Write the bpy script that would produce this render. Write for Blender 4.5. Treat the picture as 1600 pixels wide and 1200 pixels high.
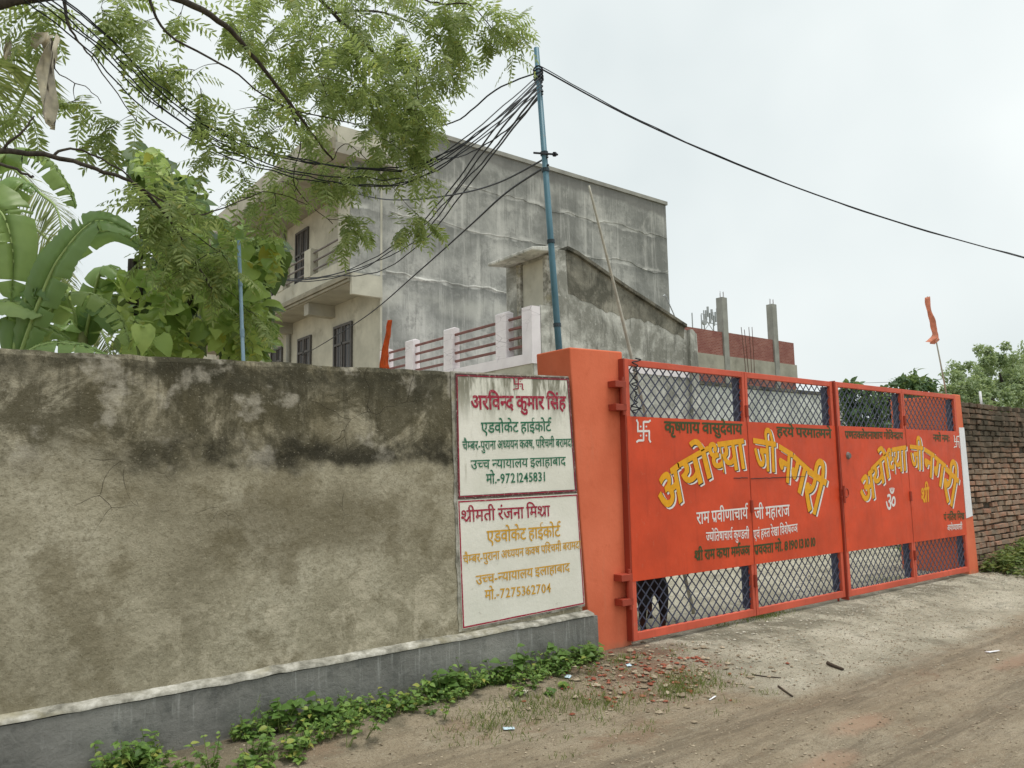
import bpy, bmesh, math, random
from mathutils import Vector, Matrix, noise as mnoise

for _o in list(bpy.data.objects):
    bpy.data.objects.remove(_o)
scene = bpy.context.scene
COL = scene.collection
RAD = math.radians
rnd = random.Random(11)

# ------------------------------------------------------------------ camera
F_PX, EYE = 1208.0, 1.55
YAW, TILT, ROLL = RAD(52.0), math.atan(141 / 1208), 0.0170
_fw = Vector((math.cos(YAW), math.sin(YAW), 0))
_r0 = Vector((math.sin(YAW), -math.cos(YAW), 0))
_z = Vector((0, 0, 1))
CF = _fw * math.cos(TILT) + _z * math.sin(TILT)
_u0 = _z * math.cos(TILT) - _fw * math.sin(TILT)
CR = _r0 * math.cos(ROLL) - _u0 * math.sin(ROLL)
CU = _r0 * math.sin(ROLL) + _u0 * math.cos(ROLL)
CAM = Vector((0, 0, EYE))
cam_data = bpy.data.cameras.new('camera')
cam_data.lens = 36 * F_PX / 1600
cam_data.sensor_width = 36
cam_data.sensor_fit = 'HORIZONTAL'
cam_data.clip_end = 2000
cam = bpy.data.objects.new('camera', cam_data)
COL.objects.link(cam)
_m = Matrix((CR, CU, -CF)).transposed().to_4x4()
_m.translation = CAM
cam.matrix_world = _m
scene.camera = cam

# ------------------------------------------------------------------ sky, sun, exposure
SUN_EL, SUN_AZ = RAD(75), math.atan2(-0.8, 0.45)      # direction towards the veiled sun
world = bpy.data.worlds.new('World')
scene.world = world
world.use_nodes = True
wn, wl = world.node_tree.nodes, world.node_tree.links
wn.clear()
w_out = wn.new('ShaderNodeOutputWorld')
w_bg = wn.new('ShaderNodeBackground')
w_bg.inputs['Strength'].default_value = 0.1
sky = wn.new('ShaderNodeTexSky')
sky.sky_type = 'NISHITA'
sky.sun_disc = False
sky.sun_elevation = SUN_EL
sky.sun_rotation = math.pi / 2 - SUN_AZ
sky.dust_density = 6.0
hs = wn.new('ShaderNodeHueSaturation')
hs.inputs['Saturation'].default_value = 0.25
wl.new(sky.outputs[0], hs.inputs['Color'])
# the closed cloud deck: even grey-white with very soft structure
tc = wn.new('ShaderNodeTexCoord')
nz = wn.new('ShaderNodeTexNoise')
nz.inputs['Scale'].default_value = 2.2
nz.inputs['Detail'].default_value = 4
wl.new(tc.outputs['Generated'], nz.inputs['Vector'])
rp = wn.new('ShaderNodeValToRGB')
rp.color_ramp.elements[0].position = 0.3
rp.color_ramp.elements[0].color = (5.8, 6.35, 6.4, 1)
rp.color_ramp.elements[1].position = 0.75
rp.color_ramp.elements[1].color = (7.5, 7.9, 7.8, 1)
wl.new(nz.outputs['Fac'], rp.inputs['Fac'])
mx = wn.new('ShaderNodeMix')
mx.data_type = 'RGBA'
mx.inputs['Factor'].default_value = 0.86
wl.new(hs.outputs[0], mx.inputs[6])
wl.new(rp.outputs[0], mx.inputs[7])
wl.new(mx.outputs[2], w_bg.inputs['Color'])
wl.new(w_bg.outputs[0], w_out.inputs['Surface'])

sun_data = bpy.data.lights.new('sun', 'SUN')
sun_data.energy = 1.5
sun_data.angle = RAD(20)
sun_data.color = (1.0, 0.95, 0.87)
sun = bpy.data.objects.new('sun', sun_data)
COL.objects.link(sun)
_sd = Vector((math.cos(SUN_AZ) * math.cos(SUN_EL), math.sin(SUN_AZ) * math.cos(SUN_EL), math.sin(SUN_EL)))
sun.rotation_euler = _sd.to_track_quat('Z', 'Y').to_euler()
sun.location = (0, -5, 12)

scene.view_settings.view_transform = 'Standard'
scene.view_settings.look = 'None'
scene.view_settings.gamma = 1.0
scene.view_settings.exposure = 0.50
scene.view_settings.use_curve_mapping = False
scene.render.engine = 'CYCLES'
scene.cycles.max_bounces = 8
scene.cycles.transparent_max_bounces = 12
scene.cycles.use_denoising = True

# ------------------------------------------------------------------ surveying helpers
def ray(px, py):
    return CF + CR * ((px - 800) / F_PX) - CU * ((py - 600) / F_PX)
def onY(px, py, Y):
    d = ray(px, py); return CAM + d * (Y / d.y)
def onX(px, py, X):
    d = ray(px, py); return CAM + d * (X / d.x)
def onZ(px, py, z):
    d = ray(px, py); return CAM + d * ((z - EYE) / d.z)
def at(px, py, dist):
    return CAM + ray(px, py) * dist
def sstep(a, b, x):
    t = max(0.0, min(1.0, (x - a) / (b - a))); return t * t * (3 - 2 * t)

# ------------------------------------------------------------------ material helpers
class NB:
    def __init__(self, name):
        self.m = bpy.data.materials.new(name)
        self.m.use_nodes = True
        self.n, self.l = self.m.node_tree.nodes, self.m.node_tree.links
        self.n.clear()
        self.out = self.n.new('ShaderNodeOutputMaterial')
        self.b = self.n.new('ShaderNodeBsdfPrincipled')
        self.l.new(self.b.outputs[0], self.out.inputs[0])
        self._pos = None
        self._sep = None
    def put(self, sock, v):
        if isinstance(v, bpy.types.NodeSocket): self.l.new(v, sock)
        elif isinstance(v, (tuple, list)) and len(v) == 3 and sock.type == 'RGBA': sock.default_value = (*v, 1)
        else: sock.default_value = v
    def set(self, **k):
        names = dict(col='Base Color', rough='Roughness', metal='Metallic', spec='Specular IOR Level', normal='Normal', coat='Coat Weight', trans='Transmission Weight', alpha='Alpha')
        for a, v in k.items(): self.put(self.b.inputs[names[a]], v)
        return self
    def pos(self):
        if not self._pos:
            self._pos = self.n.new('ShaderNodeNewGeometry').outputs['Position']
        return self._pos
    def obj(self):
        return self.n.new('ShaderNodeTexCoord').outputs['Object']
    def island(self):
        return self.n.new('ShaderNodeNewGeometry').outputs['Random Per Island']
    def objrand(self):
        return self.n.new('ShaderNodeObjectInfo').outputs['Random']
    def xyz(self):
        if not self._sep:
            s = self.n.new('ShaderNodeSeparateXYZ'); self.l.new(self.pos(), s.inputs[0]); self._sep = s
        return self._sep.outputs
    def scale(self, v, s, off=(0, 0, 0)):
        m = self.n.new('ShaderNodeMapping'); self.put(m.inputs['Vector'], v)
        m.inputs['Scale'].default_value = s; m.inputs['Location'].default_value = off
        return m.outputs[0]
    def noise(self, scale, detail=4, rough=0.55, vec=None, dist=0.0):
        t = self.n.new('ShaderNodeTexNoise'); self.put(t.inputs['Vector'], vec or self.pos())
        t.inputs['Scale'].default_value = scale; t.inputs['Detail'].default_value = detail
        t.inputs['Roughness'].default_value = rough; t.inputs['Distortion'].default_value = dist
        return t.outputs['Fac']
    def voro(self, scale, feature='F1', vec=None, rnd_=1.0):
        t = self.n.new('ShaderNodeTexVoronoi'); t.feature = feature; self.put(t.inputs['Vector'], vec or self.pos())
        t.inputs['Scale'].default_value = scale; t.inputs['Randomness'].default_value = rnd_
        return t.outputs['Distance'] if feature != 'F1C' else t.outputs['Color']
    def ramp(self, f, stops, interp='LINEAR'):
        r = self.n.new('ShaderNodeValToRGB'); r.color_ramp.interpolation = interp; self.put(r.inputs[0], f)
        e = r.color_ramp.elements
        while len(e) < len(stops): e.new(0.5)
        for el, (p, c) in zip(e, stops):
            el.position = p; el.color = (c, c, c, 1) if isinstance(c, (int, float)) else (*c, 1)
        return r.outputs[0]
    def mix(self, f, a, b, mode='MIX'):
        x = self.n.new('ShaderNodeMix'); x.data_type = 'RGBA'; x.blend_type = mode; x.clamp_factor = True
        self.put(x.inputs[0], f); self.put(x.inputs[6], a); self.put(x.inputs[7], b)
        return x.outputs[2]
    def math(self, op, a, b=0.0):
        x = self.n.new('ShaderNodeMath'); x.operation = op; self.put(x.inputs[0], a); self.put(x.inputs[1], b)
        return x.outputs[0]
    def mul(self, a, b): return self.math('MULTIPLY', a, b)
    def add(self, a, b): return self.math('ADD', a, b)
    def fit(self, v, a, b, c=0.0, d=1.0):
        x = self.n.new('ShaderNodeMapRange'); x.interpolation_type = 'SMOOTHSTEP'
        self.put(x.inputs[0], v)
        for i, q in enumerate((a, b, c, d)): x.inputs[i + 1].default_value = q
        return x.outputs[0]
    def bump(self, h, strength=0.3, dist=0.02):
        x = self.n.new('ShaderNodeBump'); self.put(x.inputs['Height'], h)
        x.inputs['Strength'].default_value = strength; x.inputs['Distance'].default_value = dist
        return x.outputs[0]

M = {}
def simple(name, col, rough=0.7, var=0.18, scale=6.0, bump=0.0, bscale=40, spec=0.3, metal=0.0, grime=None, gscale=3.0):
    b = NB(name)
    n = b.noise(scale, 5, 0.6)
    dark = tuple(c * (1 - var) for c in col); light = tuple(min(1, c * (1 + var)) for c in col)
    c = b.ramp(n, [(0.3, dark), (0.7, light)])
    if grime:
        g = b.fit(b.noise(gscale, 6, 0.65), 0.52, 0.75)
        c = b.mix(b.mul(g, 0.7), c, grime)
    b.set(col=c, rough=rough, spec=spec, metal=metal)
    if bump: b.set(normal=b.bump(b.noise(bscale, 4, 0.6), bump, 0.01))
    M[name] = b.m
    return b.m

def leafmat(name, dark, mid, light, rough=0.5, trans=0.35, yellow=None, per_obj=False):
    b = NB(name)
    r = b.objrand() if per_obj else b.island()
    stops = [(0.0, dark), (0.45, mid), (0.9, light)]
    if yellow: stops.append((0.985, yellow))
    c = b.ramp(r, stops)
    c = b.mix(b.fit(b.noise(9, 3), 0.35, 0.7, 0.0, 0.35), c, dark)
    b.set(col=c, rough=rough, spec=0.35)
    t = b.n.new('ShaderNodeBsdfTranslucent')
    tcol = b.mix(0.5, c, (0.42, 0.52, 0.13))
    b.l.new(tcol, t.inputs[0])
    ms = b.n.new('ShaderNodeMixShader'); ms.inputs[0].default_value = trans
    b.l.new(b.b.outputs[0], ms.inputs[1]); b.l.new(t.outputs[0], ms.inputs[2])
    b.l.new(ms.outputs[0], b.out.inputs[0])
    M[name] = b.m
    return b

# ---- old cement plaster of the boundary wall: moss bands, damp patches, cracks
b = NB('wall_plaster')
X, Y, Zs = b.xyz()
c = b.ramp(b.noise(1.3, 6, 0.6), [(0.36, (0.245, 0.222, 0.157)), (0.5, (0.36, 0.33, 0.243)), (0.64, (0.475, 0.442, 0.342))])
c = b.mix(b.fit(b.noise(34, 6, 0.78), 0.45, 0.64, 0, 0.62), c, (0.21, 0.188, 0.13))
c = b.mix(b.fit(b.noise(11, 7, 0.75, b.scale(b.pos(), (1, 1, 1), (6, 1, 3))), 0.52, 0.66, 0, 0.5), c, (0.43, 0.39, 0.295))
c = b.mix(b.fit(b.noise(3.1, 6, 0.65, b.scale(b.pos(), (1, 1, 1.0), (3, 0, 2))), 0.49, 0.62, 0, 0.6), c, (0.175, 0.152, 0.095))
wob = b.add(Zs, b.mul(b.add(b.noise(2.2, 5, 0.6), -0.5), 0.55))
# dark damp patch in the middle
mid = b.mul(b.mul(b.fit(wob, 0.98, 1.18), b.fit(wob, 1.5, 1.32)), b.mul(b.fit(X, 0.9, 1.7), b.fit(X, 3.1, 2.2)))
c = b.mix(b.mul(mid, 0.62), c, (0.13, 0.112, 0.068))
# pale scaled plaster low down
pale = b.mul(b.fit(b.noise(4.2, 7, 0.7, dist=0.6), 0.5, 0.6), b.mul(b.fit(wob, 1.05, 0.8), b.fit(X, 0.6, 1.6)))
c = b.mix(b.mul(pale, 0.7), c, (0.52, 0.475, 0.365))
# lichen and soot in the upper part
up = b.fit(wob, 1.50, 1.80)
moss = b.mul(up, b.fit(b.noise(2.6, 8, 0.74, dist=0.8), 0.39, 0.56))
c = b.mix(b.mul(moss, 0.85), c, (0.072, 0.064, 0.038))
belt = b.mul(b.mul(b.fit(wob, 1.56, 1.68), b.fit(wob, 1.88, 1.72)), b.mul(b.fit(X, 0.7, 1.25), b.fit(b.noise(3.4, 7, 0.7), 0.34, 0.56)))
c = b.mix(b.mul(belt, 0.92), c, (0.030, 0.028, 0.020))
top = b.mul(b.fit(wob, 1.98, 2.2), b.fit(b.noise(5, 6, 0.7), 0.25, 0.55))
c = b.mix(b.mul(top, 0.88), c, (0.042, 0.040, 0.027))
drip = b.mul(b.fit(b.noise(5.5, 5, 0.7, b.scale(b.pos(), (3.2, 1, 0.35))), 0.5, 0.64), b.fit(wob, 1.6, 2.1))
c = b.mix(b.mul(drip, 0.6), c, (0.055, 0.050, 0.032))
whit = b.mul(b.fit(b.noise(3.3, 5, 0.6, b.scale(b.pos(), (1, 1, 1), (7, 0, 5))), 0.58, 0.68), up)
c = b.mix(b.mul(whit, 0.6), c, (0.46, 0.43, 0.36))
c = b.mix(b.fit(b.noise(110, 4, 0.8), 0.57, 0.67, 0, 0.65), c, (0.09, 0.078, 0.05))
c = b.mix(b.fit(b.noise(75, 4, 0.8, b.scale(b.pos(), (1, 1, 1), (4, 9, 2))), 0.60, 0.68, 0, 0.5), c, (0.50, 0.46, 0.36))
wv = b.n.new('ShaderNodeVectorMath'); wv.operation = 'ADD'
nv = b.n.new('ShaderNodeTexNoise'); nv.inputs['Scale'].default_value = 3.0; b.l.new(b.pos(), nv.inputs['Vector'])
wv.operation = 'MULTIPLY_ADD'; wv.inputs[1].default_value = (0.22, 0.22, 0.22); b.l.new(nv.outputs['Color'], wv.inputs[0]); b.l.new(b.pos(), wv.inputs[2])
crack = b.mul(b.fit(b.voro(3.4, 'DISTANCE_TO_EDGE', wv.outputs[0]), 0.006, 0.001), b.mul(b.fit(b.noise(1.4, 4), 0.54, 0.60), b.fit(Zs, 1.15, 1.5)))
c = b.mix(b.mul(crack, 0.55), c, (0.06, 0.052, 0.036))
hgt = b.add(b.add(b.mul(b.noise(18, 6, 0.7), 0.6), b.mul(b.noise(2.5, 5), 1.2)), b.mul(crack, -0.6))
b.set(col=c, rough=0.93, spec=0.12, normal=b.bump(hgt, 0.8, 0.025))
M['wall_plaster'] = b.m

# ---- grey cement plinth with a web of crazing
b = NB('plinth_cement')
X, Y, Zs = b.xyz()
c = b.ramp(b.noise(2.0, 6, 0.65), [(0.3, (0.135, 0.137, 0.127)), (0.7, (0.285, 0.283, 0.262))])
wv = b.n.new('ShaderNodeVectorMath'); wv.operation = 'MULTIPLY_ADD'
nv = b.n.new('ShaderNodeTexNoise'); nv.inputs['Scale'].default_value = 5.0; b.l.new(b.pos(), nv.inputs['Vector'])
b.l.new(nv.outputs['Color'], wv.inputs[0]); wv.inputs[1].default_value = (0.13, 0.13, 0.13); b.l.new(b.pos(), wv.inputs[2])
web = b.mul(b.fit(b.voro(12, 'DISTANCE_TO_EDGE', wv.outputs[0]), 0.11, 0.02), b.fit(b.noise(1.6, 4), 0.40, 0.58))
c = b.mix(b.mul(b.mul(web, b.fit(b.noise(9, 5, 0.7), 0.42, 0.62)), 0.16), c, (0.33, 0.335, 0.315))
st = b.mul(b.fit(b.noise(6, 5, 0.7, b.scale(b.pos(), (4.0, 1, 0.22))), 0.54, 0.70), b.fit(Zs, 0.12, 0.42))
c = b.mix(b.mul(st, 0.6), c, (0.44, 0.45, 0.43))
dk = b.fit(b.noise(4.5, 6, 0.7), 0.52, 0.7)
c = b.mix(b.mul(dk, 0.55), c, (0.055, 0.06, 0.056))
mud = b.fit(b.add(Zs, b.mul(b.add(b.noise(7, 4), -0.5), 0.2)), 0.16, 0.02)
c = b.mix(b.mul(mud, 0.6), c, (0.17, 0.15, 0.105))
b.set(col=c, rough=0.85, spec=0.2, normal=b.bump(b.add(b.noise(25, 6, 0.75), b.mul(web, -0.08)), 0.6, 0.014))
M['plinth_cement'] = b.m

# ---- painted sign ground: white distemper with mildew
b = NB('sign_white')
X, Y, Zs = b.xyz()
c = b.ramp(b.noise(3, 5), [(0.3, (0.68, 0.68, 0.60)), (0.7, (0.80, 0.79, 0.72))])
md = b.mul(b.fit(b.noise(4.2, 6, 0.7, b.scale(b.pos(), (3.0, 1, 0.55), (1.3, 0, 0))), 0.42, 0.60), b.fit(Zs, 1.85, 2.22))
c = b.mix(b.mul(md, 0.85), c, (0.14, 0.135, 0.09))
md2 = b.mul(b.fit(b.noise(3.0, 6, 0.7, b.scale(b.pos(), (3.4, 1, 0.5))), 0.53, 0.68), b.mul(b.fit(Zs, 1.4, 1.7), b.fit(X, 3.6, 3.2)))
c = b.mix(b.mul(md2, 0.65), c, (0.28, 0.265, 0.19))
sp = b.mul(b.fit(b.noise(9, 7, 0.75), 0.60, 0.68), b.fit(Zs, 1.2, 0.6))
c = b.mix(b.mul(sp, 0.6), c, (0.30, 0.285, 0.23))
c = b.mix(b.fit(b.noise(60, 4, 0.7), 0.6, 0.75, 0, 0.35), c, (0.42, 0.40, 0.33))
b.set(col=c, rough=0.75, spec=0.2, normal=b.bump(b.noise(22, 6, 0.7), 0.35, 0.008))
M['sign_white'] = b.m

b = NB('whitewash')
c = b.ramp(b.noise(9, 6, 0.7), [(0.36, (0.15, 0.145, 0.12)), (0.52, (0.33, 0.32, 0.275)), (0.68, (0.56, 0.55, 0.50))])
c = b.mix(b.fit(b.noise(3.2, 5), 0.5, 0.7, 0, 0.6), c, (0.30, 0.27, 0.16))
b.set(col=c, rough=0.9, spec=0.15, normal=b.bump(b.noise(40, 5, 0.7), 0.4, 0.008))
M['whitewash'] = b.m

def enamel(name, col, dustcol=(0.42, 0.30, 0.20), rough=0.42, wear=0.35, bump=0.08):
    b = NB(name)
    n = b.noise(2.2, 6, 0.6)
    c = b.ramp(n, [(0.3, tuple(q * 0.80 for q in col)), (0.7, tuple(min(1, q * 1.14) for q in col))])
    st = b.fit(b.noise(5, 5, 0.7, b.scale(b.pos(), (2.2, 1, 0.3))), 0.5, 0.75)
    c = b.mix(b.mul(st, 0.34), c, tuple(q * 0.60 for q in col))
    d = b.fit(b.noise(14, 6, 0.75), 0.58, 0.74)
    c = b.mix(b.mul(d, wear * 0.5), c, dustcol)
    spk = b.fit(b.noise(95, 3, 0.8), 0.70, 0.76)
    c = b.mix(b.mul(spk, wear), c, (0.25, 0.17, 0.12))
    b.set(col=c, rough=b.ramp(b.noise(7, 4), [(0.3, rough), (0.7, min(1, rough + 0.18))]), spec=0.35,
          normal=b.bump(b.add(b.mul(b.noise(1.6, 3), 2.0), b.mul(b.noise(50, 3), 0.15)), bump, 0.03))
    M[name] = b.m
enamel('gate_sheet', (0.62, 0.067, 0.019), rough=0.42, wear=0.5, bump=0.16)
enamel('gate_frame', (0.60, 0.105, 0.058), rough=0.5, wear=0.6)
enamel('hinge_red', (0.33, 0.050, 0.026), rough=0.5)
enamel('grille_navy', (0.058, 0.066, 0.105), dustcol=(0.25, 0.25, 0.27), rough=0.5)

b = NB('pillar_orange')
X, Y, Zs = b.xyz()
c = b.ramp(b.noise(1.8, 6, 0.6), [(0.3, (0.62, 0.142, 0.068)), (0.7, (0.76, 0.20, 0.105))])
c = b.mix(b.mul(b.fit(b.noise(7, 6, 0.7), 0.55, 0.72), 0.3), c, (0.50, 0.09, 0.035))
c = b.mix(b.mul(b.fit(b.noise(5, 5, 0.7, b.scale(b.pos(), (3, 3, 0.3))), 0.55, 0.72), 0.25), c, (0.55, 0.20, 0.12))
c = b.mix(b.mul(b.fit(b.add(Zs, b.mul(b.noise(8, 4), 0.15)), 0.26, 0.12), 0.6), c, (0.30, 0.20, 0.13))
b.set(col=c, rough=0.8, spec=0.2, normal=b.bump(b.noise(28, 6, 0.7), 0.28, 0.008))
M['pillar_orange'] = b.m

for nm, cc in dict(paint_crimson=(0.36, 0.018, 0.050), paint_green=(0.018, 0.16, 0.085), paint_ochre=(0.66, 0.36, 0.030), paint_white=(0.80, 0.78, 0.76),
                   paint_yellow=(0.82, 0.385, 0.010), paint_darkgreen=(0.055, 0.072, 0.022), paint_black=(0.03, 0.025, 0.025), paint_border=(0.105, 0.042, 0.042)).items():
    b = NB(nm)
    c = b.ramp(b.noise(16, 5, 0.7), [(0.3, tuple(q * 0.8 for q in cc)), (0.7, cc)])
    c = b.mix(b.fit(b.noise(70, 3, 0.8), 0.62, 0.74, 0, 0.4), c, (0.4, 0.36, 0.3) if nm in ('paint_crimson', 'paint_green', 'paint_ochre', 'paint_border') else tuple(q * 0.7 for q in cc))
    if nm in ('paint_crimson', 'paint_green', 'paint_ochre', 'paint_border'):
        c = b.mix(b.fit(b.noise(38, 6, 0.75), 0.52, 0.68, 0, 0.5), c, (0.62, 0.58, 0.50))
    b.set(col=c, rough=0.55, spec=0.3)
    M[nm] = b.m

# ---- house renders
b = NB('house_cement')
X, Y, Zs = b.xyz()
c = b.ramp(b.noise(0.75, 7, 0.62), [(0.36, (0.20, 0.206, 0.192)), (0.52, (0.335, 0.34, 0.318)), (0.66, (0.50, 0.50, 0.465))])
c = b.mix(b.fit(b.noise(1.9, 8, 0.76), 0.47, 0.60, 0, 0.6), c, (0.20, 0.205, 0.192))
st = b.fit(b.noise(2.0, 6, 0.75, b.scale(b.pos(), (2.6, 2.6, 0.16))), 0.50, 0.66)
c = b.mix(b.mul(st, 0.55), c, (0.55, 0.55, 0.515))
c = b.mix(b.fit(b.noise(1.15, 8, 0.78, dist=0.7), 0.52, 0.66, 0, 0.4), c, (0.54, 0.54, 0.50))
st2 = b.fit(b.noise(2.4, 6, 0.75, b.scale(b.pos(), (2.2, 2.2, 0.14), (5, 2, 0))), 0.52, 0.68)
c = b.mix(b.mul(st2, 0.5), c, (0.145, 0.148, 0.138))
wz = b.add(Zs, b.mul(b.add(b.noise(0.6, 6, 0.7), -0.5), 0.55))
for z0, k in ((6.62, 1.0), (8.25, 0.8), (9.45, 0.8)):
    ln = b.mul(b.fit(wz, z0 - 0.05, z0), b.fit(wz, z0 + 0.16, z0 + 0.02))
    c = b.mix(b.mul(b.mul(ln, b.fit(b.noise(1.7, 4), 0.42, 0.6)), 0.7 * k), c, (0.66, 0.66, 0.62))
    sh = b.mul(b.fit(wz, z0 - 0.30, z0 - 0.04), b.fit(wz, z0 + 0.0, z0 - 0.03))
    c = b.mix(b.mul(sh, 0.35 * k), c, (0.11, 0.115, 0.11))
bd = b.mul(b.fit(wz, 5.6, 5.95), b.fit(wz, 6.4, 6.1))
c = b.mix(b.mul(b.mul(bd, b.fit(b.noise(0.9, 4), 0.42, 0.62)), 0.55), c, (0.52, 0.52, 0.47))
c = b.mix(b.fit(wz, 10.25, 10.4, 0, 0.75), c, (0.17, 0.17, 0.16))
b.set(col=c, rough=0.92, spec=0.12, normal=b.bump(b.noise(6, 7, 0.7), 0.4, 0.03))
M['house_cement'] = b.m

simple('house_cream', (0.47, 0.455, 0.375), 0.9, 0.2, 1.4, 0.2, 20, grime=(0.24, 0.225, 0.17), gscale=1.6)
simple('house_soffit', (0.36, 0.345, 0.29), 0.9, 0.18, 2.0)
simple('house_moulding', (0.27, 0.25, 0.19), 0.9, 0.25, 3.0)
simple('window_dark', (0.035, 0.034, 0.033), 0.35, 0.3, 2.0, spec=0.5)
simple('window_frame', (0.09, 0.085, 0.08), 0.6, 0.2)
simple('steel_rail', (0.16, 0.14, 0.13), 0.5, 0.2)
simple('rail_maroon', (0.20, 0.085, 0.072), 0.55, 0.25, 9)
b = NB('post_pink')
c = b.ramp(b.noise(3, 5), [(0.3, (0.72, 0.68, 0.70)), (0.7, (0.84, 0.80, 0.82))])
ck = b.fit(b.voro(3.3, 'DISTANCE_TO_EDGE', b.scale(b.pos(), (0.5, 0.5, 2.0))), 0.015, 0.004)
c = b.mix(b.mul(b.mul(ck, b.fit(b.noise(0.9, 2), 0.45, 0.55)), 0.6), c, (0.25, 0.22, 0.23))
b.set(col=c, rough=0.85, spec=0.2, normal=b.bump(b.noise(20, 5), 0.3, 0.01)); M['post_pink'] = b.m

def weathered(name, light, dark, thr=(0.42, 0.62), scale=1.3):
    b = NB(name)
    c = b.ramp(b.noise(scale, 7, 0.68, dist=0.4), [(thr[0], dark), ((thr[0] + thr[1]) / 2, tuple((p + q) / 2 for p, q in zip(light, dark))), (thr[1], light)])
    s = b.fit(b.noise(2.8, 6, 0.75, b.scale(b.pos(), (2.2, 2.2, 0.3))), 0.5, 0.66)
    c = b.mix(b.mul(s, 0.6), c, tuple(q * 0.55 for q in dark))
    c = b.mix(b.fit(b.noise(7, 6, 0.7), 0.56, 0.7, 0, 0.6), c, tuple(min(1, q * 1.15) for q in light))
    b.set(col=c, rough=0.93, spec=0.1, normal=b.bump(b.noise(9, 7, 0.7), 0.5, 0.03))
    M[name] = b.m
weathered('stair_plaster', (0.62, 0.62, 0.57), (0.25, 0.25, 0.22))
weathered('stair_dark', (0.22, 0.205, 0.165), (0.055, 0.055, 0.045))
weathered('soot_plaster', (0.34, 0.325, 0.27), (0.12, 0.117, 0.095))
weathered('pale_wall', (0.74, 0.75, 0.70), (0.45, 0.46, 0.42))
simple('beam_concrete', (0.36, 0.345, 0.285), 0.9, 0.2, 1.2, 0.2, 12, grime=(0.22, 0.21, 0.17), gscale=1.0)
simple('column_concrete', (0.30, 0.30, 0.27), 0.9, 0.2, 2.0, 0.2, 12)
simple('rust', (0.13, 0.065, 0.05), 0.8, 0.3, 12)
b = NB('far_brick')
t = b.n.new('ShaderNodeTexBrick')
b.l.new(b.scale(b.pos(), (1, 1, 1)), t.inputs['Vector'])
sw = b.n.new('ShaderNodeSeparateXYZ'); b.l.new(b.pos(), sw.inputs[0])
cb = b.n.new('ShaderNodeCombineXYZ'); b.l.new(b.add(sw.outputs[0], sw.outputs[1]), cb.inputs[0]); b.l.new(sw.outputs[2], cb.inputs[1])
b.l.new(cb.outputs[0], t.inputs['Vector'])
t.inputs['Scale'].default_value = 1.0
t.inputs['Brick Width'].default_value = 0.24; t.inputs['Row Height'].default_value = 0.085; t.inputs['Mortar Size'].default_value = 0.008
t.inputs['Color1'].default_value = (0.25, 0.085, 0.068, 1); t.inputs['Color2'].default_value = (0.33, 0.14, 0.11, 1); t.inputs['Mortar'].default_value = (0.36, 0.26, 0.23, 1)
c = b.mix(b.fit(b.noise(1.2, 5), 0.4, 0.65, 0, 0.5), t.outputs['Color'], (0.22, 0.08, 0.07))
c = b.mix(b.fit(b.noise(5, 5, 0.7), 0.58, 0.7, 0, 0.5), c, (0.42, 0.27, 0.23))
b.set(col=c, rough=0.9, spec=0.1, normal=b.bump(t.outputs['Fac'], -0.4, 0.02)); M['far_brick'] = b.m

# ---- near bricks (one colour per brick)
b = NB('old_brick')
X, Y, Zs = b.xyz()
c = b.ramp(b.objrand(), [(0.0, (0.19, 0.130, 0.092)), (0.3, (0.30, 0.195, 0.135)), (0.6, (0.36, 0.185, 0.125)), (1.0, (0.42, 0.28, 0.20))])
c = b.mix(b.fit(b.noise(11, 6, 0.7), 0.38, 0.62, 0, 0.7), c, (0.27, 0.235, 0.19))
wz = b.add(Zs, b.mul(b.add(b.noise(1.6, 5), -0.5), 0.7))
c = b.mix(b.mul(b.fit(wz, 1.30, 2.05), b.fit(b.noise(4, 5), 0.3, 0.6, 0.5, 0.92)), c, (0.072, 0.066, 0.050))
c = b.mix(b.fit(b.noise(70, 3, 0.8), 0.6, 0.72, 0, 0.5), c, (0.10, 0.075, 0.055))
b.set(col=c, rough=0.95, spec=0.08, normal=b.bump(b.noise(45, 5, 0.75), 0.55, 0.008)); M['old_brick'] = b.m
simple('brick_joint', (0.075, 0.062, 0.048), 0.97, 0.3, 14, 0.6, 40)

PUDDLES = [(onZ(px, py, 0).x, onZ(px, py, 0).y, a, c2) for px, py, a, c2 in ((1345, 1132, .34, .11), (1290, 1188, .30, .10), (1590, 1032, .5, .10))]
# ---- ground: trodden earth, broken pale concrete apron by the gate, red chips
b = NB('earth')
X, Y, Zs = b.xyz()
c = b.ramp(b.noise(1.1, 7, 0.65), [(0.3, (0.35, 0.282, 0.192)), (0.5, (0.46, 0.382, 0.272)), (0.7, (0.56, 0.48, 0.358))])
trk = b.fit(b.noise(3.2, 6, 0.7, b.scale(b.pos(), (0.35, 2.6, 1))), 0.48, 0.64)
c = b.mix(b.mul(trk, 0.5), c, (0.25, 0.212, 0.152))
c = b.mix(b.fit(b.noise(7, 8, 0.78), 0.5, 0.62, 0, 0.42), c, (0.27, 0.222, 0.152))
c = b.mix(b.fit(b.noise(5, 8, 0.8, b.scale(b.pos(), (1, 1, 1), (1, 7, 2))), 0.54, 0.66, 0, 0.5), c, (0.57, 0.51, 0.39))
red = b.mul(b.fit(b.noise(1.9, 6, 0.7, b.scale(b.pos(), (0.6, 1.3, 1), (4, 1, 0))), 0.55, 0.66), 0.5)
c = b.mix(red, c, (0.33, 0.205, 0.132))
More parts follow.
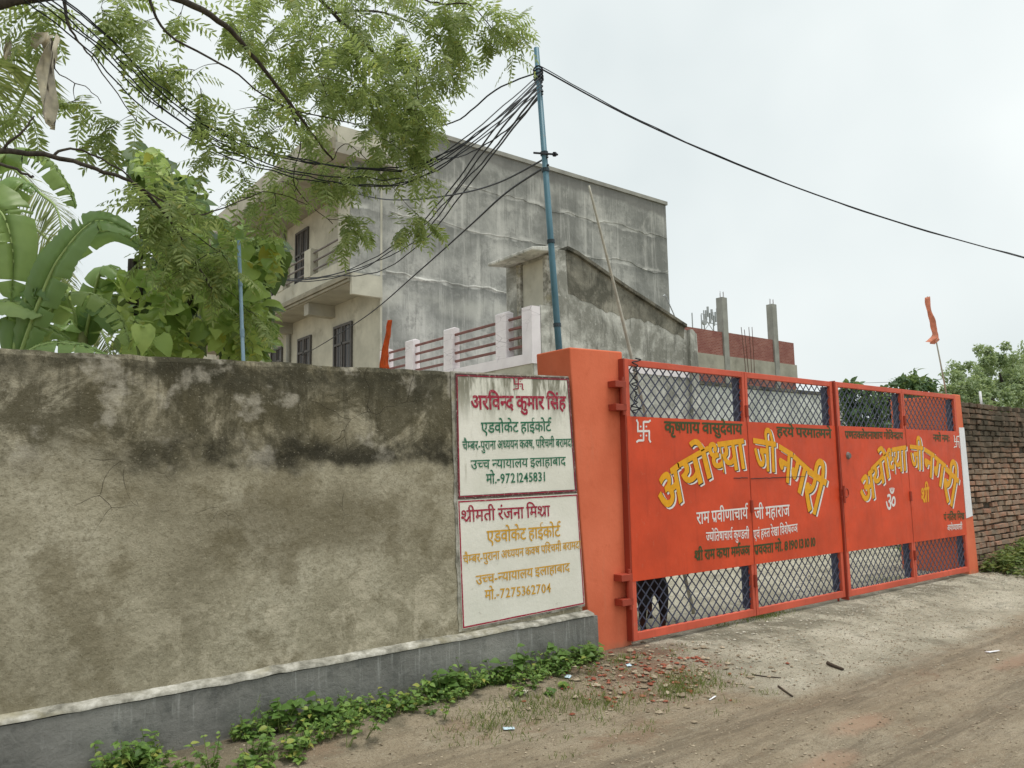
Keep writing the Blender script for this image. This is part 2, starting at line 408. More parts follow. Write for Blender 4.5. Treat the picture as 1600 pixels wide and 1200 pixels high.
# packed, slightly damp wheel tracks along the lane
for yr in (3.02, 2.2, 1.2):
    dy_ = b.math('ABSOLUTE', b.add(b.add(Y, -yr), b.mul(b.add(b.noise(0.55, 2), -0.5), -0.7)))
    tk = b.mul(b.fit(dy_, 0.26, 0.07), b.fit(b.noise(6, 7, 0.78, b.scale(b.pos(), (0.22, 2.4, 1))), 0.36, 0.60))
    c = b.mix(b.mul(tk, 0.75), c, (0.235, 0.198, 0.142))
fs_ = b.fit(b.noise(10, 6, 0.75, b.scale(b.pos(), (0.16, 2.2, 1), (0, 3, 0))), 0.52, 0.62)
c = b.mix(b.mul(fs_, 0.25), c, (0.58, 0.50, 0.37))
# pale concrete apron
wx = b.add(X, b.mul(b.add(b.noise(1.6, 6, 0.65), -0.5), 1.3))
wy = b.add(Y, b.mul(b.add(b.noise(1.5, 7, 0.7, b.scale(b.pos(), (1, 1, 1), (9, 4, 0))), -0.5), 0.9))
edge = b.add(wy, b.mul(b.math('ABSOLUTE', b.add(wx, -6.6)), -0.055))
ap = b.mul(b.mul(b.fit(edge, 2.95, 3.35), b.fit(wx, 4.55, 5.1)), b.fit(wx, 24.0, 20.0))
ap = b.mul(ap, b.fit(Y, 20.5, 17.5))
pc = b.ramp(b.noise(1.7, 7, 0.7), [(0.34, (0.42, 0.40, 0.31)), (0.5, (0.60, 0.57, 0.45)), (0.64, (0.74, 0.71, 0.58))])
pc = b.mix(b.fit(b.noise(26, 5, 0.75), 0.54, 0.70, 0, 0.55), pc, (0.29, 0.272, 0.20))
pc = b.mix(b.mul(b.fit(b.noise(2.4, 6, 0.7), 0.52, 0.66), 0.6), pc, (0.21, 0.205, 0.155))
c = b.mix(ap, c, pc)
# dark damp strip below the gate
dmp = b.mul(b.mul(b.fit(wy, 4.05, 4.35), b.fit(wy, 4.85, 4.6)), b.fit(b.noise(3.5, 5), 0.40, 0.55))
c = b.mix(b.mul(dmp, 0.6), c, (0.15, 0.145, 0.10))
# red rubble strip
rb = b.mul(b.mul(b.fit(wx, 3.6, 4.1), b.fit(wx, 5.3, 4.8)), b.mul(b.fit(wy, 3.5, 3.9), b.fit(b.noise(5, 5), 0.4, 0.6)))
c = b.mix(b.mul(rb, 0.55), c, (0.24, 0.105, 0.068))
grn = b.mul(b.fit(Y, 6.5, 9.0), b.fit(X, 12.5, 15.5))
c = b.mix(grn, c, (0.10, 0.13, 0.045))
far = b.fit(X, 18, 40)
c = b.mix(far, c, (0.15, 0.16, 0.075))
c = b.mix(b.fit(b.noise(85, 4, 0.8), 0.54, 0.64, 0, 0.7), c, (0.165, 0.132, 0.09))
c = b.mix(b.fit(b.noise(190, 3, 0.8), 0.52, 0.62, 0, 0.6), c, (0.19, 0.15, 0.105))
c = b.mix(b.fit(b.noise(24, 6, 0.8, b.scale(b.pos(), (0.7, 1.5, 1), (3, 3, 0))), 0.54, 0.65, 0, 0.42), c, (0.26, 0.218, 0.16))
c = b.mix(b.fit(b.noise(55, 4, 0.8, b.scale(b.pos(), (1, 1, 1), (2, 8, 0))), 0.60, 0.67, 0, 0.7), c, (0.66, 0.61, 0.50))
h = b.add(b.mul(b.noise(9, 8, 0.76), 1.1), b.add(b.mul(b.noise(60, 5, 0.8), 0.7), b.mul(trk, 0.25)))
# shallow muddy wet patches on the lane
wet = None
for mx_, my_, sx_, sy_ in PUDDLES:
    ex = b.mul(b.add(X, -mx_), 1.0 / sx_); ey = b.mul(b.add(Y, -my_), 1.0 / sy_)
    dd = b.add(b.add(b.mul(ex, ex), b.mul(ey, ey)), b.mul(b.add(b.noise(4.5, 5, 0.65), -0.5), 2.2))
    k_ = b.fit(dd, 1.5, 0.2)
    wet = k_ if wet is None else b.math('MAXIMUM', wet, k_)
c = b.mix(b.mul(wet, 0.7), c, (0.215, 0.135, 0.088))
rg = b.mix(wet, (0.93, 0.93, 0.93), (0.5, 0.5, 0.5))
bs = b.bump(b.mul(h, b.add(1.0, b.mul(wet, -0.9))), 0.9, 0.045)
b.set(col=c, rough=rg, spec=0.2, normal=bs)
M['earth'] = b.m

# ---- timber, leaves, small stuff
b = NB('bark')
c = b.ramp(b.noise(14, 6, 0.7, b.scale(b.pos(), (2, 2, 0.8))), [(0.3, (0.030, 0.026, 0.022)), (0.7, (0.105, 0.092, 0.075))])
b.set(col=c, rough=0.9, spec=0.15, normal=b.bump(b.noise(30, 5, 0.7), 0.5, 0.01)); M['bark'] = b.m
simple('twig', (0.055, 0.05, 0.036), 0.85, 0.3, 20)
simple('green_stem', (0.15, 0.20, 0.055), 0.6, 0.25, 8)
simple('banana_trunk', (0.20, 0.22, 0.09), 0.7, 0.35, 5, 0.3, 20)
leafmat('neem_leaf', (0.165, 0.225, 0.085), (0.265, 0.34, 0.13), (0.39, 0.46, 0.20), 0.5, 0.52, (0.36, 0.35, 0.10))
leafmat('broad_leaf', (0.17, 0.28, 0.07), (0.38, 0.53, 0.14), (0.56, 0.70, 0.22), 0.42, 0.45, (0.45, 0.42, 0.05), per_obj=True)
leafmat('broad_leaf_shaded', (0.025, 0.06, 0.018), (0.06, 0.125, 0.032), (0.17, 0.28, 0.075), 0.5, 0.3)  # inner leaves: shade of the crown's interior put into darker greens
leafmat('broad_leaf_light', (0.19, 0.30, 0.075), (0.34, 0.48, 0.13), (0.52, 0.65, 0.20), 0.45, 0.45, (0.52, 0.48, 0.08))
leafmat('weed_leaf', (0.065, 0.13, 0.03), (0.12, 0.225, 0.045), (0.23, 0.36, 0.08), 0.5, 0.3, (0.36, 0.36, 0.08))
leafmat('far_leaf_hazed', (0.26, 0.34, 0.19), (0.33, 0.415, 0.24), (0.42, 0.49, 0.30), 0.7, 0.4)  # distance haze put into the leaf colour as paler greens
leafmat('dark_leaf', (0.055, 0.105, 0.050), (0.09, 0.165, 0.075), (0.16, 0.25, 0.115), 0.5, 0.28)
leafmat('grass_blade', (0.075, 0.125, 0.025), (0.130, 0.180, 0.040), (0.230, 0.260, 0.085), 0.6, 0.3, (0.42, 0.38, 0.16))
leafmat('palm_leaf', (0.14, 0.18, 0.06), (0.22, 0.27, 0.095), (0.34, 0.36, 0.16), 0.45, 0.3)
b = leafmat('banana_leaf', (0.17, 0.29, 0.11), (0.28, 0.43, 0.155), (0.42, 0.56, 0.22), 0.34, 0.45, per_obj=True)
simple('banana_midrib', (0.30, 0.40, 0.14), 0.5, 0.15, 5)
simple('dry_leaf', (0.74, 0.70, 0.60), 0.85, 0.35, 9, 0.5, 25)
b = NB('blue_pipe')
c = b.ramp(b.noise(3, 6, 0.65), [(0.3, (0.050, 0.130, 0.175)), (0.7, (0.090, 0.205, 0.265))])
c = b.mix(b.fit(b.noise(22, 6, 0.75), 0.60, 0.72, 0, 0.7), c, (0.16, 0.12, 0.09))
b.set(col=c, rough=0.5, spec=0.4, metal=0.1); M['blue_pipe'] = b.m
simple('pale_blue_pipe', (0.24, 0.36, 0.45), 0.5, 0.15, 6, grime=(0.3, 0.28, 0.22))
simple('pipe_band', (0.04, 0.06, 0.075), 0.6, 0.2)
simple('cable_black', (0.018, 0.021, 0.026), 0.55, 0.25, 10)
simple('bamboo', (0.42, 0.41, 0.35), 0.65, 0.2, 9)
simple('saffron_cloth', (0.80, 0.19, 0.055), 0.85, 0.15, 14, 0.2, 60)
simple('pale_saffron', (0.76, 0.36, 0.24), 0.85, 0.18, 14, 0.2, 60)
for nm_ in ('saffron_cloth', 'pale_saffron', 'dry_leaf'):
    nt_ = M[nm_].node_tree; pb_ = next(n for n in nt_.nodes if n.type == 'BSDF_PRINCIPLED'); ou_ = next(n for n in nt_.nodes if n.type == 'OUTPUT_MATERIAL')
    tr_ = nt_.nodes.new('ShaderNodeBsdfTranslucent'); ms_ = nt_.nodes.new('ShaderNodeMixShader'); ms_.inputs[0].default_value = 0.5
    nt_.links.new(pb_.inputs['Base Color'].links[0].from_socket, tr_.inputs[0])
    nt_.links.new(pb_.outputs[0], ms_.inputs[1]); nt_.links.new(tr_.outputs[0], ms_.inputs[2]); nt_.links.new(ms_.outputs[0], ou_.inputs[0])
simple('paper_white', (0.78, 0.79, 0.82), 0.6, 0.05, 9)
simple('goat_black', (0.016, 0.014, 0.016), 0.7, 0.4, 18, 0.4, 90)
simple('goat_brown', (0.085, 0.036, 0.024), 0.75, 0.4, 18, 0.3, 90)
simple('hoof', (0.03, 0.026, 0.022), 0.6)
simple('plastic_blue', (0.55, 0.70, 0.80), 0.35, 0.1)
simple('stick_wood', (0.075, 0.058, 0.044), 0.9, 0.3, 20)
simple('galvanised', (0.36, 0.38, 0.39), 0.5, 0.2, 8)
for nm, d, l in (('stone_pale', (0.30, 0.28, 0.22), (0.62, 0.59, 0.50)), ('stone_red', (0.20, 0.060, 0.038), (0.38, 0.15, 0.10)), ('stone_earth', (0.20, 0.16, 0.11), (0.46, 0.39, 0.29))):
    b = NB(nm)
    c = b.ramp(b.island(), [(0, d), (1, l)])
    b.set(col=b.mix(b.fit(b.noise(60, 3), 0.4, 0.7, 0, 0.4), c, d), rough=0.93, spec=0.1); M[nm] = b.m
simple('yellow_petal', (0.75, 0.48, 0.02), 0.6, 0.1)
# ------------------------------------------------------------------ mesh helpers
ORIGIN = {}
def tag(o, label=None, cat=None, group=None, kind=None):
    if label: o['label'] = label
    if cat: o['category'] = cat
    if group: o['group'] = group
    if kind: o['kind'] = kind
    return o
def thing(name, loc, label, cat, group=None):
    o = bpy.data.objects.new(name, None)
    o.empty_display_size = 0.2
    COL.objects.link(o)
    o.location = loc
    ORIGIN[o.name] = Vector(loc)
    return tag(o, label, cat, group)
class MB:
    def __init__(self): self.v = []; self.f = []
    def add(self, vs, fs):
        k = len(self.v); self.v += [tuple(q) for q in vs]; self.f += [tuple(i + k for i in q) for q in fs]; return self
    def hexa(self, p):
        return self.add(p, [(3, 2, 1, 0), (4, 5, 6, 7), (0, 1, 5, 4), (1, 2, 6, 5), (2, 3, 7, 6), (3, 0, 4, 7)])
    def box(self, x0, x1, y0, y1, z0, z1):
        return self.hexa([(x0, y0, z0), (x1, y0, z0), (x1, y1, z0), (x0, y1, z0), (x0, y0, z1), (x1, y0, z1), (x1, y1, z1), (x0, y1, z1)])
    def prism_y(self, prof, y0, y1):
        n = len(prof)
        return self.add([(x, y0, z) for x, z in prof] + [(x, y1, z) for x, z in prof],
                        [tuple(range(n)), tuple(range(2 * n - 1, n - 1, -1))] + [(i, i + n, (i + 1) % n + n, (i + 1) % n) for i in range(n)])
    def tube(self, pts, rads, n=8, cap=True, ell=None):
        pts = [Vector(p) for p in pts]
        if not hasattr(rads, '__len__'): rads = [rads] * len(pts)
        k0 = len(self.v); ref = None
        for i, p in enumerate(pts):
            t = (pts[min(i + 1, len(pts) - 1)] - pts[max(i - 1, 0)])
            t = t.normalized() if t.length > 1e-9 else Vector((0, 0, 1))
            if ref is None: ref = Vector((0, 0, 1)) if abs(t.z) < 0.9 else Vector((1, 0, 0))
            a = (ref - t * ref.dot(t)).normalized(); bb = t.cross(a); ref = a
            for j in range(n):
                an = 2 * math.pi * j / n
                self.v.append(tuple(p + (a * math.cos(an) + bb * math.sin(an)) * rads[i]))
        for i in range(len(pts) - 1):
            for j in range(n):
                j2 = (j + 1) % n
                self.f.append((k0 + i * n + j, k0 + i * n + j2, k0 + (i + 1) * n + j2, k0 + (i + 1) * n + j))
        if cap:
            self.f.append(tuple(k0 + j for j in range(n))[::-1])
            self.f.append(tuple(k0 + (len(pts) - 1) * n + j for j in range(n)))
        return self
    def bar(self, a, b2, w, h, up=(0, 0, 1)):
        a, b2 = Vector(a), Vector(b2); t = (b2 - a).normalized(); up = Vector(up)
        s = t.cross(up).normalized() * (w / 2); u = s.cross(t).normalized() * (h / 2)
        return self.hexa([a - s - u, a + s - u, b2 + s - u, b2 - s - u, a - s + u, a + s + u, b2 + s + u, b2 - s + u])
    def build(self, name, mat, parent=None, smooth=False, bevel=0.0, loc=None, fix=True):
        org = Vector((0, 0, 0)); 
        if parent is not None: org = ORIGIN.get(parent.name, Vector((0, 0, 0)))
        if loc is not None: org = Vector(loc)
        me = bpy.data.meshes.new(name)
        me.from_pydata([(x - org.x, y - org.y, z - org.z) for x, y, z in self.v], [], self.f)
        if fix and len(self.f) < 20000:
            bm = bmesh.new(); bm.from_mesh(me); bmesh.ops.recalc_face_normals(bm, faces=bm.faces); bm.to_mesh(me); bm.free()
        if smooth: me.shade_smooth()
        me.materials.append(M[mat] if isinstance(mat, str) else mat)
        o = bpy.data.objects.new(name, me)
        COL.objects.link(o)
        if parent is not None: o.parent = parent
        if loc is not None and parent is None: o.location = org
        ORIGIN[o.name] = org
        if bevel:
            md = o.modifiers.new('bevel', 'BEVEL'); md.width = bevel; md.segments = 2; md.limit_method = 'ANGLE'; md.angle_limit = RAD(40)
        return o
def catmull(pts, n=6):
    pts = [Vector(p) for p in pts]; out = []
    for i in range(len(pts) - 1):
        p0, p1, p2, p3 = pts[max(i - 1, 0)], pts[i], pts[i + 1], pts[min(i + 2, len(pts) - 1)]
        for k in range(n):
            t = k / n
            out.append(0.5 * ((2 * p1) + (p2 - p0) * t + (2 * p0 - 5 * p1 + 4 * p2 - p3) * t * t + (3 * p1 - p0 - 3 * p2 + p3) * t ** 3))
    out.append(pts[-1]); return out
def nz3(x, y, z=0.0): return mnoise.noise(Vector((x, y, z)))
def lerp(a, b2, t): return a + (b2 - a) * t

# ------------------------------------------------------------------ hand-painted lettering (glyph outlines, own layout of the clusters)
_gc = {}
def glyph(ch, half=False, bold=0.0):
    key = (ch, half, bold)
    if key in _gc: return _gc[key]
    def grab(s, off):
        cu = bpy.data.curves.new('glyph', 'FONT'); cu.body = s; cu.resolution_u = 2; cu.offset = off
        o = bpy.data.objects.new('glyph', cu); COL.objects.link(o)
        me = bpy.data.meshes.new_from_object(o.evaluated_get(bpy.context.evaluated_depsgraph_get()))
        r = ([(v.co.x, v.co.y) for v in me.vertices], [tuple(p.vertices) for p in me.polygons])
        bpy.data.objects.remove(o); bpy.data.curves.remove(cu); bpy.data.meshes.remove(me)
        return r
    vs, fs = grab(ch, min(bold, 0.012))
    adv = max(x for x, y in grab(ch + 'क', 0)[0]) - 0.777 if ch not in '0123456789.,-' else max(x for x, y in vs) + 0.05
    if half:
        cut = adv - 0.165
        bm = bmesh.new(); vv = [bm.verts.new((x, y, 0)) for x, y in vs]
        for f in fs:
            try: bm.faces.new([vv[i] for i in f])
            except ValueError: pass
        bmesh.ops.bisect_plane(bm, geom=list(bm.verts) + list(bm.edges) + list(bm.faces), plane_co=(cut, 0, 0), plane_no=(1, 0, 0), clear_outer=True)
        bm.verts.index_update()
        vs = [(v.co.x, v.co.y) for v in bm.verts]; fs = [tuple(v.index for v in f.verts) for f in bm.faces]
        bm.free(); adv = cut
    _gc[key] = (vs, fs, adv)
    return _gc[key]
def stroke(pts, w):
    vs, fs = [], []
    for i, p in enumerate(pts):
        p = Vector(p); t = (Vector(pts[min(i + 1, len(pts) - 1)]) - Vector(pts[max(i - 1, 0)])).normalized(); n = Vector((-t.y, t.x)) * w / 2
        vs += [tuple(p + n), tuple(p - n)]
        if i: fs.append((2 * i - 2, 2 * i - 1, 2 * i + 1, 2 * i))
    return vs, fs
def layout(s, bold):
    """visual-order string: ~x half form, ^ reph, _ rakar, $ shra; returns verts, faces, width"""
    V, Fc, x, i = [], [], 0.0, 0
    lay = [0]
    ex = max(0.0, bold - 0.012)
    ringo = [(0.0, 0.0)] + ([(ex * math.cos(q * 1.0472), ex * math.sin(q * 1.0472)) for q in range(6)] if ex > 0.002 else [])
    def put(vs, fs, dx):                                # a broad brush: the glyph stroked again round its own outline
        lay[0] += 1
        for n_, (ox, oy) in enumerate(ringo):
            k = len(V); V.extend((a + dx + ox, c2 + oy, (lay[0] % 4) * 0.00018 + n_ * 0.00002) for a, c2 in vs); Fc.extend(tuple(q + k for q in f) for f in fs)
    w = 0.085 + 2 * bold
    while i < len(s):
        ch = s[i]
        if ch == ' ': x += 0.22
        elif ch == '~': i += 1; g = glyph(s[i], True, bold); put(g[0], g[1], x); x += g[2]
        elif ch == '^':
            put(*stroke([(-0.13, 0.60), (-0.20, 0.70), (-0.16, 0.82), (-0.04, 0.86), (0.05, 0.80)], w * 0.9), x)
        elif ch == '_':
            put(*stroke([(-0.12, 0.26), (-0.24, 0.16), (-0.36, 0.04)], w * 0.9), x)
        elif ch == '$':
            g = glyph('श', True, bold); put(g[0], g[1], x); x += g[2]
            g = glyph('ा', False, bold); put(g[0], g[1], x); x += g[2]
            put(*stroke([(-0.12, 0.30), (-0.26, 0.18), (-0.40, 0.04)], w * 0.9), x)
        else:
            g = glyph(ch, False, bold)
            vs = g[0]
            if ch in '0123456789':
                vs = [(a, c2 * 0.9) for a, c2 in vs]
            put(vs, g[1], x); x += g[2]
        i += 1
    return V, Fc, x
HEAD = 0.622
def letter_mesh(s, HL, HR, down, toplane, bold=0.02, jit=0.006):
    """lay a cluster string so that its head line runs HL->HR (pixels seen in the photo) and its feet lie 'down' below"""
    V, Fc, w = layout(s, bold)
    xs = [q[0] for q in V]; x0, x1 = min(xs), max(xs)
    A = toplane(*HL); Bp = toplane(*HR); D = toplane(HL[0] + down[0], HL[1] + down[1])
    ux = (Bp - A) / (x1 - x0); uy = (A - D) / HEAD
    out = []
    for a, c2, ly in V:
        wv = jit * nz3(a * 1.3 + HL[0], HL[1] * 0.1)
        out.append(A + ux * (a - x0) + uy * (c2 - HEAD + wv * 2.2) - Vector((0, ly, 0)))
    return out, Fc
def lettering(parent, s, HL, HR, h, toplane, mat, bold=0.02, off=0.003, down=None, label=None, shift=(0, 0)):
    if shift != (0, 0):
        HL = (HL[0] + shift[0], HL[1] + shift[1]); HR = (HR[0] + shift[0], HR[1] + shift[1])
    vs, fs = letter_mesh(s, HL, HR, down or (h * 0.03, h), toplane, bold)
    mb = MB().add([(p.x, p.y - off, p.z) for p in vs], fs)
    return mb.build('lettering', mat, parent, fix=False)
def swastik(parent, box, toplane, mat, off, w=0.17):
    """auspicious Hindu mark with four dots, drawn with curled outer ends"""
    (xa, ya), (xb, yb) = box
    A, Bp, D = toplane(xa, ya), toplane(xb, ya), toplane(xa, yb)
    def P(u, v): return A + (Bp - A) * u + (D - A) * v
    mb = MB()
    lines = [[(0.5, 0.02), (0.5, 0.98)], [(0.06, 0.5), (0.94, 0.5)],
             [(0.5, 0.05), (0.86, 0.05), (1.0, -0.03)], [(0.90, 0.5), (0.90, 0.92), (1.0, 1.06)],
             [(0.5, 0.95), (0.14, 0.95), (0.0, 1.03)], [(0.10, 0.5), (0.10, 0.08), (0.0, -0.06)]]
    for k, ln in enumerate(lines):
        vs, fs = stroke(ln, w * 0.62)
        mb.add([(q.x, q.y - off - k * 0.0002, q.z) for q in (P(*p) for p in vs)], fs)
    for u, v in ((0.3, 0.28), (0.7, 0.28), (0.3, 0.72), (0.7, 0.72)):
        ring = [P(u + 0.06 * math.cos(a * 1.0472), v + 0.05 * math.sin(a * 1.0472)) for a in range(6)]
        mb.add([(q.x, q.y - off, q.z) for q in ring], [tuple(range(6))])
    return mb.build('swastik_mark', mat, parent, fix=False)

# ------------------------------------------------------------------ ground
def ground_z(x, y):
    z = 0.10 * sstep(3.5, 4.6, y)
    z += 0.16 * sstep(11.6, 13.5, x) * sstep(3.2, 4.6, y) * sstep(8, 5, y)
    if y < 4.7 and -3 < x < 26:
        k = sstep(5.0, 3.4, y)
        z += k * (0.020 * nz3(x * 0.7, y * 1.6, 1) + 0.012 * nz3(x * 2.1, y * 4.0, 5))
        for yr, dep in ((3.02, 0.026), (2.2, 0.040), (1.2, 0.040)):          # wheel ruts along the lane
            yy = yr + 0.12 * math.sin(x * 0.5)
            z -= dep * math.exp(-((y - yy) / 0.16) ** 2) * (0.6 + 0.4 * nz3(x * 0.9, yr))
        z += 0.035 * math.exp(-((y - 4.25) / 0.22) ** 2) * sstep(5.2, 4.4, x)
    z += 0.006 * nz3(x * 6, y * 6) + 0.004 * nz3(x * 14, y * 14)
    return z
def lines(a, b2, st, far_a, far_b):
    L = [a + i * st for i in range(int((b2 - a) / st) + 1)]
    s, x = st, L[-1]
    while x < far_b: s *= 1.35; x += s; L.append(x)
    s, x = st, L[0]
    while x > far_a: s *= 1.35; x -= s; L.insert(0, x)
    return L
gx, gy = lines(-0.5, 13.5, 0.06, -700, 900), lines(0.8, 6.0, 0.05, -700, 900)
gm = MB()
nx = len(gx)
gm.v = [(x, y, ground_z(x, y)) for y in gy for x in gx]
gm.f = [(j * nx + i, j * nx + i + 1, (j + 1) * nx + i + 1, (j + 1) * nx + i) for j in range(len(gy) - 1) for i in range(nx - 1)]
g = gm.build('ground', 'earth', smooth=True, fix=False)
tag(g, kind='structure')

# ------------------------------------------------------------------ plastered boundary wall with plinth and painted signs
WY = 4.65
bw = thing('boundary_wall', (1.5, 4.75, 0.0), 'moss-stained plastered boundary wall on a grey cement plinth with painted signboards', 'wall')
def wall_top(x): return 2.232 + 0.024 * (x - 0.34) + 0.012 * nz3(x * 2.5, 3) + 0.008 * nz3(x * 9, 7)
mb = MB(); xs = [-5 + i * 0.05 for i in range(int((4.20 + 5) / 0.05) + 1)] + [4.33]
zs = [0.0, 0.3, 0.6, 0.9, 1.2, 1.5, 1.8, 2.0]
rows = []
for x in xs:
    r = []
    xq = lambda z: min(x, 4.325 - 0.042 * z)
    for z in zs: r.append((xq(z), WY + 0.006 * nz3(x * 1.3, z * 1.7), z))
    t = wall_top(x)
    r += [(xq(2.3), WY + 0.004, t - 0.03), (xq(2.3), WY + 0.02 + 0.006 * nz3(x * 8, 1), t), (xq(2.3), WY + 0.12, t + 0.012 + 0.006 * nz3(x * 5, 4)), (xq(2.3), WY + 0.21, t - 0.004), (xq(2.3), WY + 0.23, t - 0.03), (xq(0), WY + 0.23, 0.0)]
    rows.append(r)
m_ = len(rows[0])
mb.v = [p for r in rows for p in r]
mb.f = [(i * m_ + j, (i + 1) * m_ + j, (i + 1) * m_ + j + 1, i * m_ + j + 1) for i in range(len(rows) - 1) for j in range(m_ - 1)]
mb.f += [tuple(range(m_))[::-1], tuple((len(rows) - 1) * m_ + j for j in range(m_))]
mb.build('wall_panel', 'wall_plaster', bw, smooth=False)
PY = 4.575
def plinth_top(x): return 0.405 + 0.0095 * x + 0.006 * nz3(x * 3, 9) + 0.004 * nz3(x * 11, 2)
mb = MB(); rows = []
for i in range(int((4.42 + 5) / 0.05) + 1):
    x = -5 + i * 0.05; t = plinth_top(x)
    rows.append([(x, PY + 0.008 * nz3(x * 1.5, 1), -0.15), (x, PY + 0.006 * nz3(x * 2, 5), 0.25), (x, PY + 0.004, t - 0.022), (x, WY + 0.01, t - 0.018)])
m_ = 4; mb.v = [p for r in rows for p in r]
mb.f = [(i * m_ + j, (i + 1) * m_ + j, (i + 1) * m_ + j + 1, i * m_ + j + 1) for i in range(len(rows) - 1) for j in range(m_ - 1)]
mb.f.append(tuple((len(rows) - 1) * m_ + j for j in range(m_)))
tag(mb.build('plinth', 'plinth_cement', bw), label='dark grey cement plinth with a web of fine crazing')
mb = MB(); rows = []
for i in range(int((4.38 + 5) / 0.04) + 1):
    x = -5 + i * 0.04; t = plinth_top(x); wv = 0.006 * nz3(x * 7, 3)
    rows.append([(x, PY - 0.004, t - 0.016 + wv), (x, PY - 0.002, t - 0.004 + wv), (x, PY + 0.02, t + 0.006), (x, WY - 0.012, t + 0.014 + wv), (x, WY + 0.004, t + 0.016 + wv)])
m_ = 5; mb.v = [p for r in rows for p in r]
mb.f = [(i * m_ + j, (i + 1) * m_ + j, (i + 1) * m_ + j + 1, i * m_ + j + 1) for i in range(len(rows) - 1) for j in range(m_ - 1)]
tag(mb.build('plinth_ledge', 'whitewash', bw, smooth=True), label='flaking whitewashed ledge along the top of the plinth')

SY = WY - 0.012
def onwall(px, py): return onY(px, py, SY)
def sheet(poly, y, thick=0.008):
    pts = [onY(px, py, y) for px, py in poly]
    return MB().prism_y([(p.x, p.z) for p in pts], y, y + thick)
def rag(a, b2, n, amp, seed):
    out = []
    for i in range(n):
        t = i / n; out.append((lerp(a[0], b2[0], t) + amp * nz3(t * n * 0.7, seed), lerp(a[1], b2[1], t) + amp * 0.4 * nz3(t * n * 0.7, seed + 5)))
    return out
# white margin of limewash round the signs, ragged on its left
poly = rag((717, 988), (704, 580), 30, 4.0, 3) + [(704, 580), (888, 588), (914, 947)]
sheet(poly, WY - 0.006, 0.004).build('limewash_margin', 'whitewash', bw)
def frame_lines(parent, quad, w, mat, y, wob=0.5):
    mb = MB(); pts = [onY(px, py, y) for px, py in quad]; n = len(pts)
    cen = sum(pts, Vector()) / n
    ins = []
    for i in range(n):
        d1 = (pts[i] - pts[i - 1]).normalized(); d2 = (pts[(i + 1) % n] - pts[i]).normalized()
        ins.append(pts[i] + (d2 - d1) * w[i])
    for i in range(n):
        j = (i + 1) % n
        K = 10
        vs = []
        for k in range(K + 1):
            t = k / K; e = 0.0022 * nz3(t * 6, i * 7.0)
            o_ = pts[i].lerp(pts[j], t); q = ins[i].lerp(ins[j], t)
            vs += [(o_.x, y, o_.z), (q.x + e, y, q.z + e)]
        mb.add(vs, [(2 * k, 2 * k + 1, 2 * k + 3, 2 * k + 2) for k in range(K)])
    return mb.build('border', mat, parent, fix=False)
q1 = [(711.5, 583), (889, 590), (902, 769), (715, 780)]
q2 = [(715, 782), (902, 771), (914, 944), (723, 983)]
s1 = sheet(q1, SY, 0.005).build('painted_sign', 'sign_white', bw)
s1['label'] = 'upper white signboard with crimson name and green Hindi lines'
s2 = sheet(q2, SY, 0.005).build('painted_sign', 'sign_white', bw)
s2['label'] = 'lower white signboard with crimson name and ochre Hindi lines'
frame_lines(s1, [(711, 583), (889, 590), (902, 769), (715, 780)], [0.023] * 4, 'paint_border', SY - 0.002)
frame_lines(s1, [(713.5, 586), (887.5, 592.5), (900, 767), (717.5, 777)], [0.006] * 4, 'paint_crimson', SY - 0.0035)
frame_lines(s2, [(716, 783), (902, 772.5), (913.5, 943.5), (723.5, 982)], [0.011] * 4, 'paint_crimson', SY - 0.002)
def wl_(par, s, HL, HR, h, mat, bold): lettering(par, s, HL, HR, h, onwall, mat, bold)
wl_(s1, 'अरिव~नद कुमार िसंह', (735, 618.5), (884, 620), 21, 'paint_crimson', 0.026)
wl_(s1, 'एडवोकेट हाईकोट^', (751, 660.5), (861.6, 658.6), 16, 'paint_green', 0.016)
wl_(s1, 'चै~मबर-पुराना अ~धययन क~कष, पि~शचमी बरामदा', (722, 690), (894, 685.6), 13.5, 'paint_green', 0.016)
wl_(s1, 'उ~चच ~नयायालय इलाहाबाद', (735, 719.5), (883.6, 714), 14, 'paint_green', 0.014)
wl_(s1, 'मो.-9721245831', (759, 741), (851, 737.5), 15, 'paint_green', 0.016)
wl_(s2, '$ीमती रंजना िम$ा', (720, 798), (859, 790), 18, 'paint_crimson', 0.014)
wl_(s2, 'एडवोकेट हाईकोट^', (760, 830), (876, 821), 18, 'paint_ochre', 0.014)
wl_(s2, 'चै~मबर-पुराना अ~धययन क~कष पि~शचमी बरामदा', (723, 868), (907, 845), 13, 'paint_ochre', 0.014)
wl_(s2, 'उ~चच-~नयायालय इलाहाबाद', (743, 900), (890, 879.5), 14, 'paint_ochre', 0.012)
wl_(s2, 'मो.-7275362704', (757, 922.5), (860, 911), 15, 'paint_ochre', 0.012)
swastik(s1, ((801.5, 591.5), (817.5, 608.5)), onwall, 'paint_crimson', 0.003)

